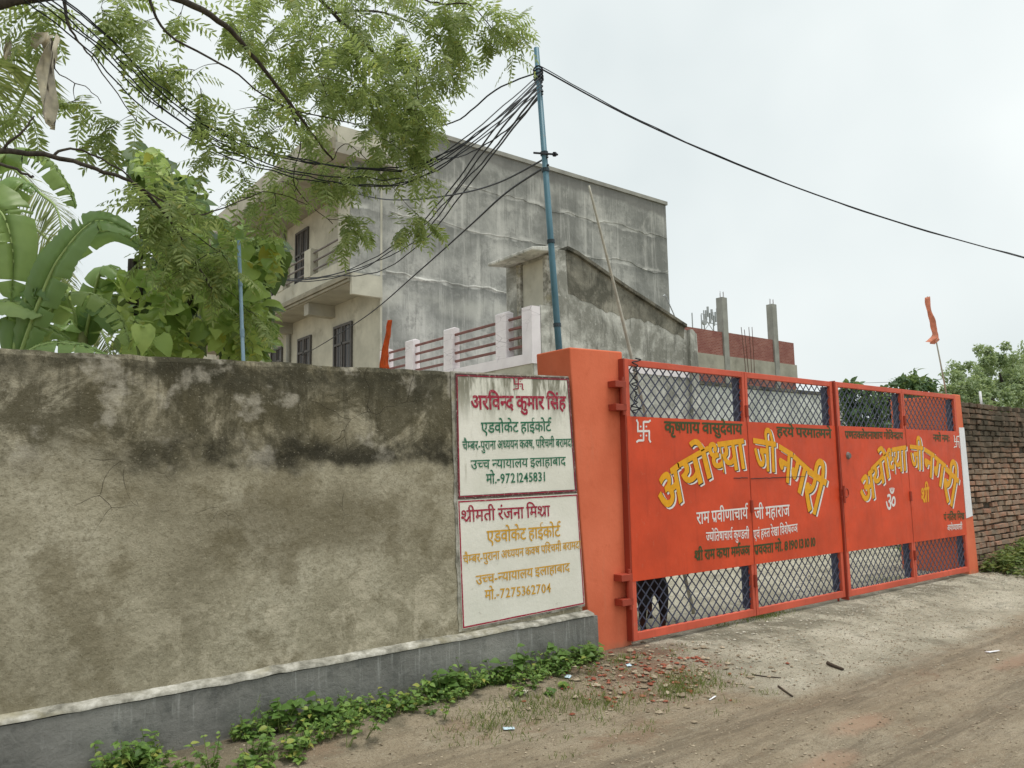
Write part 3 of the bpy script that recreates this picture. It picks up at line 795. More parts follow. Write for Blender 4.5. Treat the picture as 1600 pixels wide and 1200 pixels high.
# ------------------------------------------------------------------ gate pillars
lp = thing('gate_pillar', (4.65, 4.95, 0.08), 'orange-painted gate pillar beside the painted signboards', 'pillar', 'orange gate pillars')
mb = MB()
py0, py1 = 4.72, 5.16
prof = [(4.50, 0.0), (4.93, 0.0), (4.93, 2.61), (4.305, 2.595), (4.34, 1.75), (4.372, 1.2), (4.43, 0.42)]
mb.prism_y(prof, py0, py1)
mb.build('shaft', 'pillar_orange', lp, bevel=0.012)
rp_ = thing('gate_pillar', (11.72, 5.0, 0.12), 'orange-painted gate pillar with a white paper strip next to the brick wall', 'pillar', 'orange gate pillars')
mb = MB(); mb.prism_y([(11.425, 0.0), (11.735, 0.0), (11.61, 2.55), (11.425, 2.55)], 4.645, 5.55)
mb.build('shaft', 'pillar_orange', rp_, bevel=0.012)
def onrp(px, py): return onY(px, py, 4.638)
pp = [onrp(1498.5, 668), (onrp(1506.5, 668)), (onrp(1520, 806)), (onrp(1510, 810))]
mb = MB(); mb.add([(p.x, 4.638, p.z) for p in pp] + [(p.x, 4.643, p.z) for p in pp], [(0, 1, 2, 3), (7, 6, 5, 4), (0, 4, 5, 1), (1, 5, 6, 2), (2, 6, 7, 3), (3, 7, 4, 0)])
tag(mb.build('paper_strip', 'paper_white', rp_), label='narrow white paper strip pasted on the pillar')

# ------------------------------------------------------------------ the gate: two leaves of two panels
GB, GT = 0.142, 2.537
S0, S1 = 0.632, 2.032
def clip_bar(cx, cz, dx, dz, x0, x1, z0, z1):
    t0, t1 = -9.0, 9.0
    for p, d, lo, hi in ((cx, dx, x0, x1), (cz, dz, z0, z1)):
        a, c2 = (lo - p) / d, (hi - p) / d
        if a > c2: a, c2 = c2, a
        t0, t1 = max(t0, a), min(t1, c2)
    return (t0, t1) if t1 - t0 > 0.01 else None
def grille(parent, x0, x1, z0, z1, y):
    mb = MB(); st = 0.112
    for sgn, yy in ((1, y), (-1, y + 0.006)):
        span = (x1 - x0) + (z1 - z0)
        for k in range(int(span / st) + 2):
            cx = x0 + k * st if sgn < 0 else x1 - k * st
            r = clip_bar(cx, z0, 0.7071 * -sgn * -1, 0.7071, x0, x1, z0, z1) if sgn > 0 else clip_bar(cx, z0, -0.7071, 0.7071, x0, x1, z0, z1)
            if not r: continue
            dx = 0.7071 if sgn > 0 else -0.7071
            a = (cx + dx * r[0], yy, z0 + 0.7071 * r[0]); c2 = (cx + dx * r[1], yy, z0 + 0.7071 * r[1])
            mb.bar(a, c2, 0.0108, 0.005, up=(0, 1, 0))
    return mb.build('grille', 'grille_navy', parent)
def gate_leaf(yf, panels, label, inner_right):
    leaf = thing('gate_leaf', ((panels[0][0] + panels[-1][1]) / 2, yf + 0.03, GB), label, 'gate', 'leaves of the red double gate')
    sheets = []
    for k, (x0, x1) in enumerate(panels):
        d = 0.045
        sw = 0.052 if k == 0 else 0.040
        sr = 0.040 if k == 0 else 0.052
        def rail(nm, a, c2, e, f_): MB().box(a, c2, yf + 0.004, yf + d, e, f_).build(nm, 'gate_frame', leaf, bevel=0.004)
        rail('stile', x0, x0 + sw, GB, GT); rail('stile', x1 - sr, x1, GB, GT)
        rail('rail', x0 + sw, x1 - sr, GT - 0.058, GT - 0.001); rail('rail', x0 + sw, x1 - sr, GB + 0.001, GB + 0.068)
        rail('rail', x0 + sw, x1 - sr, S1 - 0.035, S1 - 0.004); rail('rail', x0 + sw, x1 - sr, S0 + 0.004, S0 + 0.035)
        # sheet metal, faintly oil-canned
        mb = MB(); nx_, nz_ = 16, 12; e0, e1 = x0 + 0.003, x1 - 0.003
        for j in range(nz_ + 1):
            for i in range(nx_ + 1):
                u, v = i / nx_, j / nz_
                bulge = 0.0018 * nz3(u * 3 + x0 * 5, v * 3) * math.sin(math.pi * u) * math.sin(math.pi * v)
                mb.v.append((lerp(e0, e1, u), yf - bulge, lerp(S0, S1, v)))
        mb.f = [(j * (nx_ + 1) + i, j * (nx_ + 1) + i + 1, (j + 1) * (nx_ + 1) + i + 1, (j + 1) * (nx_ + 1) + i) for j in range(nz_) for i in range(nx_)]
        sh = mb.build('sheet_panel', 'gate_sheet', leaf, smooth=True)
        sheets.append(sh)
        MB().box(x0 + sw, x1 - sr, yf + 0.0035, yf + 0.0039, S0 + 0.002, S1 - 0.002).build('sheet_back', 'grille_navy', leaf)
        grille(leaf, x0 + sw - 0.004, x1 - sr + 0.004, S1 - 0.004, GT - 0.054, yf + 0.030)
        grille(leaf, x0 + sw - 0.004, x1 - sr + 0.004, GB + 0.064, S0 + 0.006, yf + 0.030)
        # dark angle iron seen behind the lattice at the far side of each panel
        for za, zb in ((S1 + 0.002, GT - 0.06), (GB + 0.07, S0 - 0.002)):
            MB().box(x1 - sr - 0.030, x1 - sr + 0.012, yf + 0.047, yf + 0.105, za, zb).build('angle_iron', 'grille_navy', leaf)
    # knuckle hinges between the two panels
    xm = panels[0][1]
    for z in (2.14, 1.20, 0.48):
        h = MB().tube([(xm, yf - 0.006, z - 0.055), (xm, yf - 0.006, z + 0.055)], 0.018, 10).build('knuckle_hinge', 'hinge_red', leaf, smooth=False)
        MB().tube([(xm, yf - 0.006, z - 0.062), (xm, yf - 0.006, z - 0.056)], 0.022, 10).build('washer', 'hinge_red', h)
    return leaf, sheets
YF1, YF2 = 4.65, 4.625
leaf1, sh1 = gate_leaf(YF1, [(4.885, 6.605), (6.613, 8.262)], 'red gate leaf hung on the pillar beside the signboards, painted with a phone number', True)
leaf2, sh2 = gate_leaf(YF2, [(8.290, 9.862), (9.870, 11.400)], 'red gate leaf next to the brick wall, with a small white Om mark', True)
# side face of the hanging stile and of the second leaf
MB().box(4.872, 4.8835, YF1 + 0.006, YF1 + 0.10, GB, GT).build('stile_flange', 'hinge_red', leaf1)
MB().box(8.270, 8.2885, YF2 + 0.004, YF2 + 0.09, GB - 0.03, GT + 0.008).build('stile_flange', 'hinge_red', leaf2)
for z in (2.205, 0.575):
    hg = MB().tube([(4.845, 4.645, z - 0.075), (4.845, 4.645, z + 0.075)], 0.026, 12).build('hanging_hinge', 'hinge_red', leaf1)
    for dz in (0.10, -0.10):
        MB().box(4.735, 4.868, 4.625, 4.719, z + dz - 0.028, z + dz + 0.028).build('bracket', 'hinge_red', hg, bevel=0.004)
    MB().tube([(4.845, 4.645, z - 0.165), (4.845, 4.645, z - 0.076)], 0.015, 10).build('pin', 'hinge_red', hg)
    MB().tube([(4.845, 4.645, z + 0.076), (4.845, 4.645, z + 0.165)], 0.015, 10).build('pin', 'hinge_red', hg)
# latch between the leaves, drop bolt, round bolt head
lt = MB().box(8.235, 8.325, YF2 - 0.02, YF2 + 0.0, 1.31, 1.335).build('latch', 'hinge_red', leaf2, bevel=0.003)
MB().box(8.235, 8.325, YF2 - 0.02, YF2 + 0.0, 1.22, 1.245).build('staple', 'hinge_red', lt, bevel=0.003)
MB().tube([(8.265, YF2 - 0.03, 1.17), (8.265, YF2 - 0.03, 1.36)], 0.012, 8).build('bolt', 'hinge_red', lt)
mb = MB()
ringp = [(8.31 + 0.045 * math.cos(a / 12 * 6.2832), YF2 - 0.03, 1.28 + 0.05 * math.sin(a / 12 * 6.2832)) for a in range(13)]
mb.tube(ringp, 0.007, 6, cap=False).build('ring', 'hinge_red', lt)
p = onY(1325, 712, YF2)
MB().tube([(p.x, YF2 - 0.025, p.z), (p.x, YF2 - 0.001, p.z)], [0.03, 0.045], 10).build('bolt_head', 'steel_rail', leaf2)
MB().tube([(8.20, YF1 + 0.06, 0.06), (8.20, YF1 + 0.06, 0.50)], 0.012, 8).build('drop_bolt', 'hinge_red', leaf1)

def pl1(px, py): return onY(px, py, YF1 - 0.0022)
def pl2(px, py): return onY(px, py, YF2 - 0.0022)
A, Bq = sh1; Cq, Dq = sh2
def T(par, s, HL, HR, h, mat, bold=0.02, pl=pl1): lettering(par, s, HL, HR, h, pl, mat, bold, 0.0)
T(A, 'कृ~षणाय वासुदेवाय', (1037.5, 658.5), (1160, 662.8), 17, 'paint_darkgreen', 0.030)
T(Bq, 'हरये परमा~तमने', (1213, 667), (1299.5, 671.5), 14, 'paint_darkgreen', 0.030)
T(Cq, 'प_णत~कलेशनाशाय गोिव~नदाय', (1320, 673.7), (1411, 676), 11, 'paint_darkgreen', 0.030, pl2)
T(Dq, 'नमो नमः', (1458, 679), (1483.5, 680.5), 10, 'paint_darkgreen', 0.030, pl2)
T(A, 'राम प_वीणाचाय^', (1088, 801), (1169, 793), 18, 'paint_white', 0.012)
T(Bq, 'जी महाराज', (1178.5, 794), (1233.6, 788.4), 18, 'paint_white', 0.012)
T(A, '~जयोितषाचाय^ कु~णडली', (1103, 832), (1170.5, 827.5), 14, 'paint_white', 0.012)
T(Bq, 'एवं ह~सत रेखा िवशेष~जञ', (1177, 829), (1246, 818.5), 13.5, 'paint_white', 0.012)
T(A, '$ी राम कथा मम^~जञ', (1085, 861), (1172, 852.5), 15, 'paint_darkgreen', 0.030)
T(Bq, 'प_व~कता मो. 8190131010', (1178, 852.5), (1274, 839.5), 14.5, 'paint_darkgreen', 0.030)
T(Dq, 'पं नितेश िम$', (1474.5, 803.5), (1507, 801.5), 10, 'paint_darkgreen', 0.024, pl2)
T(Dq, 'अयो~धयावासी', (1480, 820.5), (1503.5, 818.5), 8.5, 'paint_white', 0.016, pl2)
def c3(x, y): return (970 + x / 4.446, 640 + y / 4.446)
def c4(x, y): return (1290 + x / 4.444, 590 + y / 4.444)
def arch(items, cv, pl, sc, ox, oy):
    for par, s, hl, hr, dn in items:
        HL, HR = cv(*hl), cv(*hr); dd = (dn[0] / sc, dn[1] / sc)
        for mat, bo, off, sh in (('paint_white', 0.026, 0.0, (ox, oy)), ('paint_black', 0.024, 0.0008, (ox * 0.36, oy * 0.36)), ('paint_yellow', 0.022, 0.0016, (0, 0))):
            lettering(par, s, HL, HR, 0, pl, mat, bo, off, down=dd, shift=sh)
arch([(A, 'अ', (238, 500), (402, 372), (48, 248)), (A, 'यो', (388, 378), (606, 258), (50, 200)), (A, '~धया', (600, 240), (852, 206), (30, 205)),
      (Bq, 'जी', (918, 202), (1076, 230), (8, 208)), (Bq, 'न', (1098, 246), (1196, 305), (-14, 215)), (Bq, 'ग', (1200, 312), (1312, 412), (-45, 190)), (Bq, 'री', (1300, 412), (1430, 500), (-62, 245))],
     c3, pl1, 4.446, 3.3, 2.6)
arch([(Cq, 'अ', (228, 715), (330, 630), (24, 190)), (Cq, 'यो', (312, 632), (430, 512), (26, 165)), (Cq, '~धया', (422, 496), (558, 476), (10, 170)),
      (Dq, 'जी', (583, 470), (676, 480), (4, 160)), (Dq, 'न', (684, 488), (756, 533), (-8, 170)), (Dq, 'ग', (758, 538), (836, 608), (-22, 165)), (Dq, 'री', (830, 616), (925, 712), (-34, 200))],
     c4, pl2, 4.444, 2.4, 2.1)
# Om and Shri
vs, fs, adv = glyph('ॐ', False, 0.03)
def blockglyph(par, vs, fs, box, pl, mat):
    xs_ = [a for a, q in vs]; ys_ = [q for a, q in vs]; x0, x1, y0, y1 = min(xs_), max(xs_), min(ys_), max(ys_)
    a, c2, d = pl(*box[0]), pl(box[1][0], box[0][1]), pl(box[0][0], box[1][1])
    mb = MB().add([a + (c2 - a) * ((q - x0) / (x1 - x0)) + (d - a) * ((y1 - w) / (y1 - y0)) for q, w in vs], fs)
    return mb.build('lettering', mat, par, fix=False)
blockglyph(Cq, vs, fs, (c4(418, 762), c4(486, 920)), pl2, 'paint_white')
T(Dq, '$ी', c4(662, 772), c4(720, 762), 22, 'paint_yellow', 0.024, pl2)
swastik(A, (c3(108, 78), c3(207, 222)), pl1, 'paint_white', 0.0)
swastik(Dq, (c4(890, 405), c4(930, 484)), pl2, 'paint_white', 0.0)
pts = [pl1(*c3(785 + i * 14 + (0), 476 + 5 * nz3(i * 0.6, 2) - 0.35 * i)) for i in range(8)]
MB().tube([(p.x, p.y, p.z) for p in pts], 0.004, 4).build('paint_scratch', 'paint_black', A)
pts = [pl1(*c3(905 + i * 14, 480 + 5 * nz3(i * 0.6, 4) - 0.6 * i)) for i in range(28)]
MB().tube([(p.x, p.y, p.z) for p in pts], 0.004, 4).build('paint_scratch', 'paint_black', Bq)
# ------------------------------------------------------------------ brick wall beyond the gate
brw = thing('brick_wall', (13.4, 4.8, 0.2), 'unplastered old brick wall with sooty upper courses beyond the gate', 'wall')
def brick_mesh(i):
    r = random.Random(i); bm = bmesh.new()
    L, D, Hh = 0.115, 0.055, 0.034
    vs = []
    for sx in (-1, 1):
        for sy in (-1, 1):
            for sz in (-1, 1):
                vs.append(bm.verts.new((sx * L + r.uniform(-.006, .006), sy * D + r.uniform(-.006, .006), sz * Hh + r.uniform(-.004, .004))))
    bmesh.ops.convex_hull(bm, input=list(bm.verts))
    bmesh.ops.dissolve_limit(bm, angle_limit=0.25, verts=bm.verts, edges=bm.edges)
    bmesh.ops.bevel(bm, geom=list(bm.edges), offset=0.006, segments=1, affect='EDGES')
    for v in bm.verts: v.co += Vector((r.uniform(-.002, .002), r.uniform(-.002, .002), r.uniform(-.002, .002)))
    me = bpy.data.meshes.new('brick'); bm.to_mesh(me); bm.free(); me.materials.append(M['old_brick']); return me
bmeshes = [brick_mesh(i) for i in range(7)]
BO = ORIGIN[brw.name]
cand = []
row, z = 0, 0.13
while z < 2.44:
    wide = rnd.random() < 0.35                          # header courses
    bl = 0.125 if wide else 0.245
    x = 11.60 + (0.06 if row % 2 else 0.0) + rnd.uniform(0, .05)
    topz = 2.43 - 0.01 * (row % 2)
    while x < 19.0:
        zz = z + 0.012 * nz3(x * 0.8, row * 0.1) 
        if not (z > 2.36 and rnd.random() < 0.35) and not (z < 1.9 and rnd.random() < 0.012):
            sc = 0.5 if wide else 1.0
            cand.append((x, zz, sc, bl))
        x += bl + rnd.uniform(-.004, .012)
    z += 0.079; row += 1
cand.sort(key=lambda c_: c_[0])
rest = MB(); nb_ = 0
for x, zz, sc, bl in cand:
    loc = Vector((x + bl / 2, 4.735 + rnd.uniform(-.024, .014), zz))
    if nb_ < 300 and zz > 0.2 or (nb_ < 300 and x > 11.9):
        o = bpy.data.objects.new('brick', rnd.choice(bmeshes)); COL.objects.link(o); o.parent = brw
        o.location = loc - BO; o.scale = (sc * rnd.uniform(.95, 1.03), 1, rnd.uniform(.74, 1.03))
        o.rotation_euler = (rnd.uniform(-.05, .05), rnd.uniform(-.05, .05), rnd.uniform(-.07, .07)); nb_ += 1
    else:
        me = rnd.choice(bmeshes); q = Matrix.Translation(loc) @ Matrix.Rotation(rnd.uniform(-.035, .035), 4, 'Y') @ Matrix.Scale(sc, 4, (1, 0, 0))
        rest.add([q @ v.co for v in me.vertices], [tuple(p_.vertices) for p_ in me.polygons])
tag(rest.build('bricks', 'old_brick', brw, fix=False), kind='stuff')
MB().box(11.62, 19.0, 4.715, 4.95, 0.0, 2.34).build('mortar_core', 'brick_joint', brw)

# ------------------------------------------------------------------ three-storey house
HX, HY = 9.19, 17.0
hs_ = thing('cement_house', (14, 22, 0.1), 'three-storey house with a streaked grey cement side wall and cream balcony front', 'house')
RX = 20.14
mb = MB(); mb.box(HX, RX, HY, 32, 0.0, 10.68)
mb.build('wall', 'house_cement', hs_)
# cream front skin facing the lane's far end, pierced by recessed windows
MB().box(HX - 0.06, HX - 0.002, HY - 0.001, 32, 0.0, 9.40).build('front_wall', 'house_cream', hs_)
MB().box(HX - 0.05, RX + 0.05, HY - 0.05, HY + 0.18, 10.681, 10.80).build('coping', 'column_concrete', hs_)
MB().box(RX - 0.13, RX + 0.05, HY + 0.181, 32, 10.681, 10.80).build('coping', 'column_concrete', hs_)
BX = 8.30
bal = MB().box(BX, HX - 0.062, HY, 30, 6.28, 6.50).build('balcony_slab', 'house_soffit', hs_)
for k, (pz, pw, px_) in enumerate(((6.50, 0.09, 0.06), (6.42, 0.07, 0.10), (6.34, 0.07, 0.06))):
    MB().box(BX - px_, BX - 0.002, HY - 0.02, 30, pz - pw / 2, pz + pw / 2 - 0.004).build('moulding', 'house_moulding', bal)
MB().box(BX, HX - 0.062, HY - 0.12, HY - 0.002, 5.98, 6.52).build('end_panel', 'house_cream', bal)
for y0 in (19.6, 22.6, 25.6):
    MB().box(BX + 0.05, HX - 0.062, y0, y0 + 0.3, 5.95, 6.278).build('beam', 'house_soffit', bal)
par = MB().box(BX, BX + 0.14, HY + 0.7, 30, 6.502, 6.95).build('balcony_parapet', 'house_cream', hs_)
for y0 in (19.35, 21.3, 23.4, 25.5):
    MB().box(BX - 0.02, BX + 0.20, y0, y0 + 0.42, 6.951, 7.72).build('parapet_post', 'house_cream', par)
for z in (7.12, 7.36, 7.60):
    MB().tube([(BX + 0.08, 17.72, z), (BX + 0.08, 30, z)], 0.028, 6).build('rail', 'steel_rail', par)
MB().box(BX, HX - 0.062, HY, HY + 0.68, 6.521, 9.40).build('wing_pier', 'house_cement', hs_)
MB().box(BX - 0.012, BX - 0.002, HY + 0.02, HY + 0.66, 6.53, 9.39).build('pier_face', 'house_cream', hs_)
rf = MB().box(7.75, HX + 0.3, HY - 0.25, 30.5, 9.41, 9.66).build('roof_slab', 'house_soffit', hs_)
MB().box(7.67, 7.748, HY - 0.3, 30.5, 9.46, 9.74).build('moulding', 'house_moulding', rf)
MB().box(7.70, 7.82, HY - 0.1, 30.5, 9.741, 10.3).build('roof_parapet', 'house_cream', rf)
MB().box(7.82, HX - 0.002, HY - 0.25, HY - 0.05, 9.665, 10.1).build('roof_parapet', 'house_cream', rf)
def house_window(y0, y1, z0, z1, name):
    w = MB().box(HX - 0.075, HX - 0.062, y0, y1, z0, z1).build(name, 'window_dark', hs_)
    t = 0.07
    for a in ((y0, y0 + t, z0, z1), (y1 - t, y1, z0, z1), (y0 + t, y1 - t, z1 - t, z1), (y0 + t, y1 - t, z0, z0 + t), ((y0 + y1) / 2 - .03, (y0 + y1) / 2 + .03, z0 + t, z1 - t), (y0 + t, y1 - t, z0 + (z1 - z0) * .68, z0 + (z1 - z0) * .68 + .06)):
        MB().box(HX - 0.12, HX - 0.0755, *a).build('frame', 'window_frame', w)
    for k in range(1, 5):
        yy = y0 + (y1 - y0) * k / 5
        MB().tube([(HX - 0.10, yy, z0 + t), (HX - 0.10, yy, z1 - t)], 0.012, 5).build('grille_bar', 'steel_rail', w)
house_window(18.5, 19.6, 3.9, 5.67, 'window'); house_window(21.15, 22.1, 4.2, 5.70, 'window'); house_window(23.35, 24.3, 4.2, 5.67, 'window')
house_window(21.45, 22.4, 6.6, 9.05, 'balcony_door'); house_window(23.5, 24.3, 6.9, 9.03, 'window'); house_window(26.0, 27.0, 4.2, 5.67, 'window')
MB().tube([(HX - 0.14, 23.3, 6.55), (HX - 0.14, 23.3, 9.4)], 0.07, 8).build('rain_pipe', 'column_concrete', hs_)
MB().tube([(HX - 0.14, 22.75, 0.2), (HX - 0.14, 22.75, 6.2)], 0.07, 8).build('rain_pipe', 'column_concrete', hs_)
MB().tube([(BX + 0.06, 17.75, 6.96), (BX + 0.06, 17.75, 9.40)], 0.03, 6).build('corner_bar', 'window_frame', hs_)
# rough day-joint lips in the plaster of the side wall
def lip(z0, xa, xb, amp, seed, th):
    mb = MB(); n = 60; vs = []
    for i in range(n + 1):
        x = lerp(xa, xb, i / n)
        zt = z0 + amp * nz3(x * 0.7, seed) + amp * 0.5 * nz3(x * 2.6, seed + 3); t = th * (0.35 + 0.65 * max(0, nz3(x * 1.4, seed + 8) + 0.4))
        vs += [(x, HY - 0.001, zt - t), (x, HY - 0.012 - t * 0.25, zt - t * 0.4), (x, HY - 0.001, zt + t * 0.3)]
    mb.add(vs, [(3 * i + a, 3 * i + 3 + a, 3 * i + 4 + a, 3 * i + 1 + a) for i in range(n) for a in (0, 1)])
    mb.build('plaster_lip', 'house_cement', hs_)
lip(6.70, HX + 0.1, 14.6, 0.16, 1, 0.09); lip(8.3, HX + 0.2, RX, 0.2, 2, 0.035); lip(9.5, 11.5, RX, 0.2, 3, 0.03); lip(6.9, 15.0, 18.2, 0.2, 6, 0.03)

# ------------------------------------------------------------------ neighbour's terrace building with stair tower
TX, TY = 9.12, 11.0
tb = thing('terrace_building', (11.4, 13.5, 0.1), 'low weathered building with pink terrace railing and sloping stair tower', 'building')
MB().box(TX + 0.02, 13.70, TY + 0.02, 16.8, 0.0, 3.60).build('wall', 'stair_plaster', tb)
MB().box(TX - 0.04, 13.72, TY - 0.002, 16.9, 3.601, 3.80).build('terrace_slab', 'post_pink', tb)
MB().box(TX - 0.02, TX + 0.016, TY + 0.03, 16.8, 0.0, 3.598).build('side_wall', 'house_cream', tb)
rl = MB().box(TX - 0.03, TX + 0.18, TY, TY + 0.30, 3.801, 4.70).build('railing_post', 'post_pink', tb)
for y0, zt in ((11.80, 4.74), (13.70, 4.73), (15.35, 4.72), (16.6, 4.66)):
    mb = MB()
    mb.prism_y([(TX - 0.03, 3.801), (TX + 0.17, 3.801), (TX + 0.17, zt - 0.02), (TX + 0.05, zt), (TX - 0.03, zt - 0.03)], y0, y0 + 0.35)
    mb.build('railing_post', 'post_pink', tb, bevel=0.015)
for z in (3.98, 4.16, 4.36, 4.56):
    MB().tube([(TX + 0.06, 11.2, z), (TX + 0.06, 17.0, z)], 0.030, 6).build('rail', 'rail_maroon', tb)
    
st_ = thing('stair_tower', (11.6, 11.7, 3.8), 'weathered plaster stair tower with sloping roof and concrete canopy on the low building', 'stair tower')
P_ = lambda px, py: (onY(px, py, TY).x, onY(px, py, TY).z)
prof = [(9.70, 3.805), (13.78, 3.805), (13.80, P_(1085, 522)[1]), P_(1068, 513), P_(980, 455), P_(900, 400), P_(882, 391), (9.70, P_(866, 388)[1])]
MB().prism_y(prof, TY + 0.01, TY + 1.55).build('stair_wall', 'stair_plaster', st_)
up_ = [P_(1070, 512), P_(980, 454), P_(900, 399), P_(884, 391)]
lo_ = []
for i in range(31):
    x = lerp(up_[0][0] - .05, up_[-1][0] + .05, i / 30)
    k_ = max(j for j in range(3) if x <= up_[j][0] + 1e-6); (xa, za), (xb, zb) = up_[k_], up_[k_ + 1]
    zt = za + (zb - za) * (x - xa) / (xb - xa)
    lo_.append((x, zt - 0.30 - 0.55 * sstep(13, 10.3, x) - 0.14 * nz3(x * 2.2, 4) - 0.08 * nz3(x * 7, 2)))
MB().prism_y(up_ + lo_[::-1], TY + 0.004, TY + 0.009).build('soot_stain', 'soot_plaster', st_)
for i in range(3):
    (xa, za), (xb, zb) = up_[i], up_[i + 1]
    MB().hexa([(xa, TY - 0.07, za), (xb, TY - 0.07, zb), (xb, TY + 1.6, zb), (xa, TY + 1.6, za), (xa, TY - 0.07, za + 0.07), (xb, TY - 0.07, zb + 0.07), (xb, TY + 1.6, zb + 0.07), (xa, TY + 1.6, za + 0.07)]).build('roof_slab', 'stair_dark', st_)
# door recess and canopy towards the terrace
MB().box(9.66, 9.698, 11.28, 11.95, 4.0, 5.76).build('door_opening', 'house_cream', st_)
MB().box(9.60, 9.699, 11.96, 12.08, 3.81, 5.78).build('door_jamb', 'whitewash', st_)
MB().box(9.60, 9.699, 11.12, 11.25, 3.81, 5.78).build('door_jamb', 'whitewash', st_)
mb = MB(); mb.hexa([(9.14, 11.0, 5.78), (9.70, 11.0, 5.83), (9.70, 12.45, 5.83), (9.14, 12.45, 5.78), (9.14, 11.0, 5.85), (9.70, 11.0, 5.95), (9.70, 12.45, 5.95), (9.14, 12.45, 5.85)])
mb.build('canopy', 'stair_plaster', st_, bevel=0.02)
MB().box(TX + 0.20, 9.69, TY + 0.005, TY + 0.22, 3.805, 4.74).build('parapet', 'stair_plaster', st_)
# jagged end pier
mb = MB(); mb.prism_y([(13.60, 0.05), (13.86, 0.05), (13.88, 3.2), (13.84, P_(1085, 524)[1] + 0.02), (13.7, P_(1078, 516)[1] + .02), (13.6, P_(1070, 513)[1] - .03)], TY - 0.06, TY + 0.008)
mb.build('end_pier', 'stair_plaster', st_)
aer = thing('thin_pipe', (13.4, 11.4, 4.7), 'thin pale pipe leaning against the far end of the stair tower', 'pipe')
MB().tube([onY(1040, 462, 11.7), onY(1062, 512, 11.7)], 0.014, 6).build('shaft', 'galvanised', aer)
MB().tube([onY(1039, 461, 11.7), onY(1036, 463, 11.7)], 0.02, 6).build('tip', 'galvanised', aer)

# ------------------------------------------------------------------ unfinished brick building
RY = 25.0
ub = thing('unfinished_building', (35, 30, 0.1), 'unfinished red brick building with bare concrete columns behind the gate', 'building')
MB().box(29, 40.45, RY, 37, 0.0, 6.75).build('lower_wall', 'far_brick', ub)
MB().box(28.98, 40.56, RY - 0.06, 37.05, 6.751, 7.58).build('ring_beam', 'beam_concrete', ub)
MB().box(29, 34.05, RY, RY + 0.24, 7.581, 8.86).build('upper_wall', 'far_brick', ub)
MB().box(34.051, 40.45, RY, RY + 0.24, 7.581, 8.86 + 0.02).build('upper_wall', 'far_brick', ub)
MB().box(40.21, 40.45, RY + 0.241, 37, 7.581, 8.95).build('upper_wall', 'far_brick', ub)
for x0, zt in ((33.75, 10.75), (38.35, 10.95)):
    cl = MB().box(x0, x0 + 0.42, RY - 0.10, RY + 0.30, 6.0, zt).build('column', 'column_concrete', ub)
    for dx, dy in ((0.06, 0.05), (0.2, -0.02), (0.36, 0.05), (0.30, 0.25)):
        MB().tube([(x0 + dx, RY + dy, zt), (x0 + dx + rnd.uniform(-.03, .03), RY + dy, zt + 0.34 + rnd.uniform(-.1, .05))], 0.012, 4).build('rebar', 'rust', cl)
for k in range(4):
    a, c2 = onY(1158 + k * 5.0 + (2 if k > 1 else 0), 511 + (4 if k == 1 else 0), RY - 0.5), onY(1167 + k * 4.2, 600, RY - 0.5)
    MB().tube([c2, a.lerp(c2, 0.5) + Vector((0.02, 0, 0)), a], 0.02, 4).build('rebar', 'rust', ub)
MB().box(40.56, 40.95, RY + 0.2, RY + 0.6, 7.2, 7.42).build('beam_stub', 'beam_concrete', ub)

# ------------------------------------------------------------------ pale compound wall behind the gate, mobile mast
pw = thing('compound_wall', (19.5, 14.2, 0.1), 'pale weathered compound wall seen through the gate lattice', 'wall')
MB().prism_y([(13.95, 0.0), (25.6, 0.0), (25.6, 4.02), (20.1, 4.0), (17.0, 4.05), (13.95, 4.0)], 14.0, 14.24).build('wall_panel', 'pale_wall', pw)
MB().prism_y([(13.93, 4.001), (25.65, 4.021), (25.65, 4.12), (13.93, 4.10)], 13.95, 14.30).build('coping', 'stair_dark', pw)
mast = thing('mobile_mast', (77.0, 60.0, 0.0), 'distant mobile phone mast top with clustered antennas above the brick building', 'mast')
mb = MB()
cx, cy = 77.2, 60.0
for sx in (-1, 1):
    for sy in (-1, 1):
        mb.tube([(cx + sx * 1.5, cy + sy * 1.5, 0), (cx + sx * 0.9, cy + sy * 0.9, 19.0), (cx + sx * 0.9, cy + sy * 0.9, 21.2)], 0.09, 4)
for k in range(12):
    z = k * 1.7; s = 1.5 - 0.6 * z / 19
    for a, c2 in (((-1, -1), (1, 1)), ((1, -1), (-1, 1)), ):
        mb.tube([(cx + a[0] * s, cy - s, z), (cx + a[1] * -a[0] * 0 + c2[0] * s, cy - s, z + 1.7)], 0.05, 4)
mb.build('lattice', 'galvanised', mast)
for k in range(10):
    dx = -1.7 + k * 0.37; z = 19.3 + (k * 37 % 5) * 0.25
    MB().box(cx + dx, cx + dx + 0.20, cy - 1.6, cy - 1.4, z, z + 1.25).build('antenna', 'galvanised', mast)
for z in (19.6, 20.6):
    MB().tube([(cx - 1.9, cy - 1.3, z), (cx + 1.9, cy - 1.3, z)], 0.05, 4).build('crossbar', 'galvanised', mast)
MB().tube([(cx - 1.75, cy - 1.7, 19.5), (cx - 1.75, cy - 1.45, 19.5)], [0.38, 0.34], 12).build('dish', 'galvanised', mast)

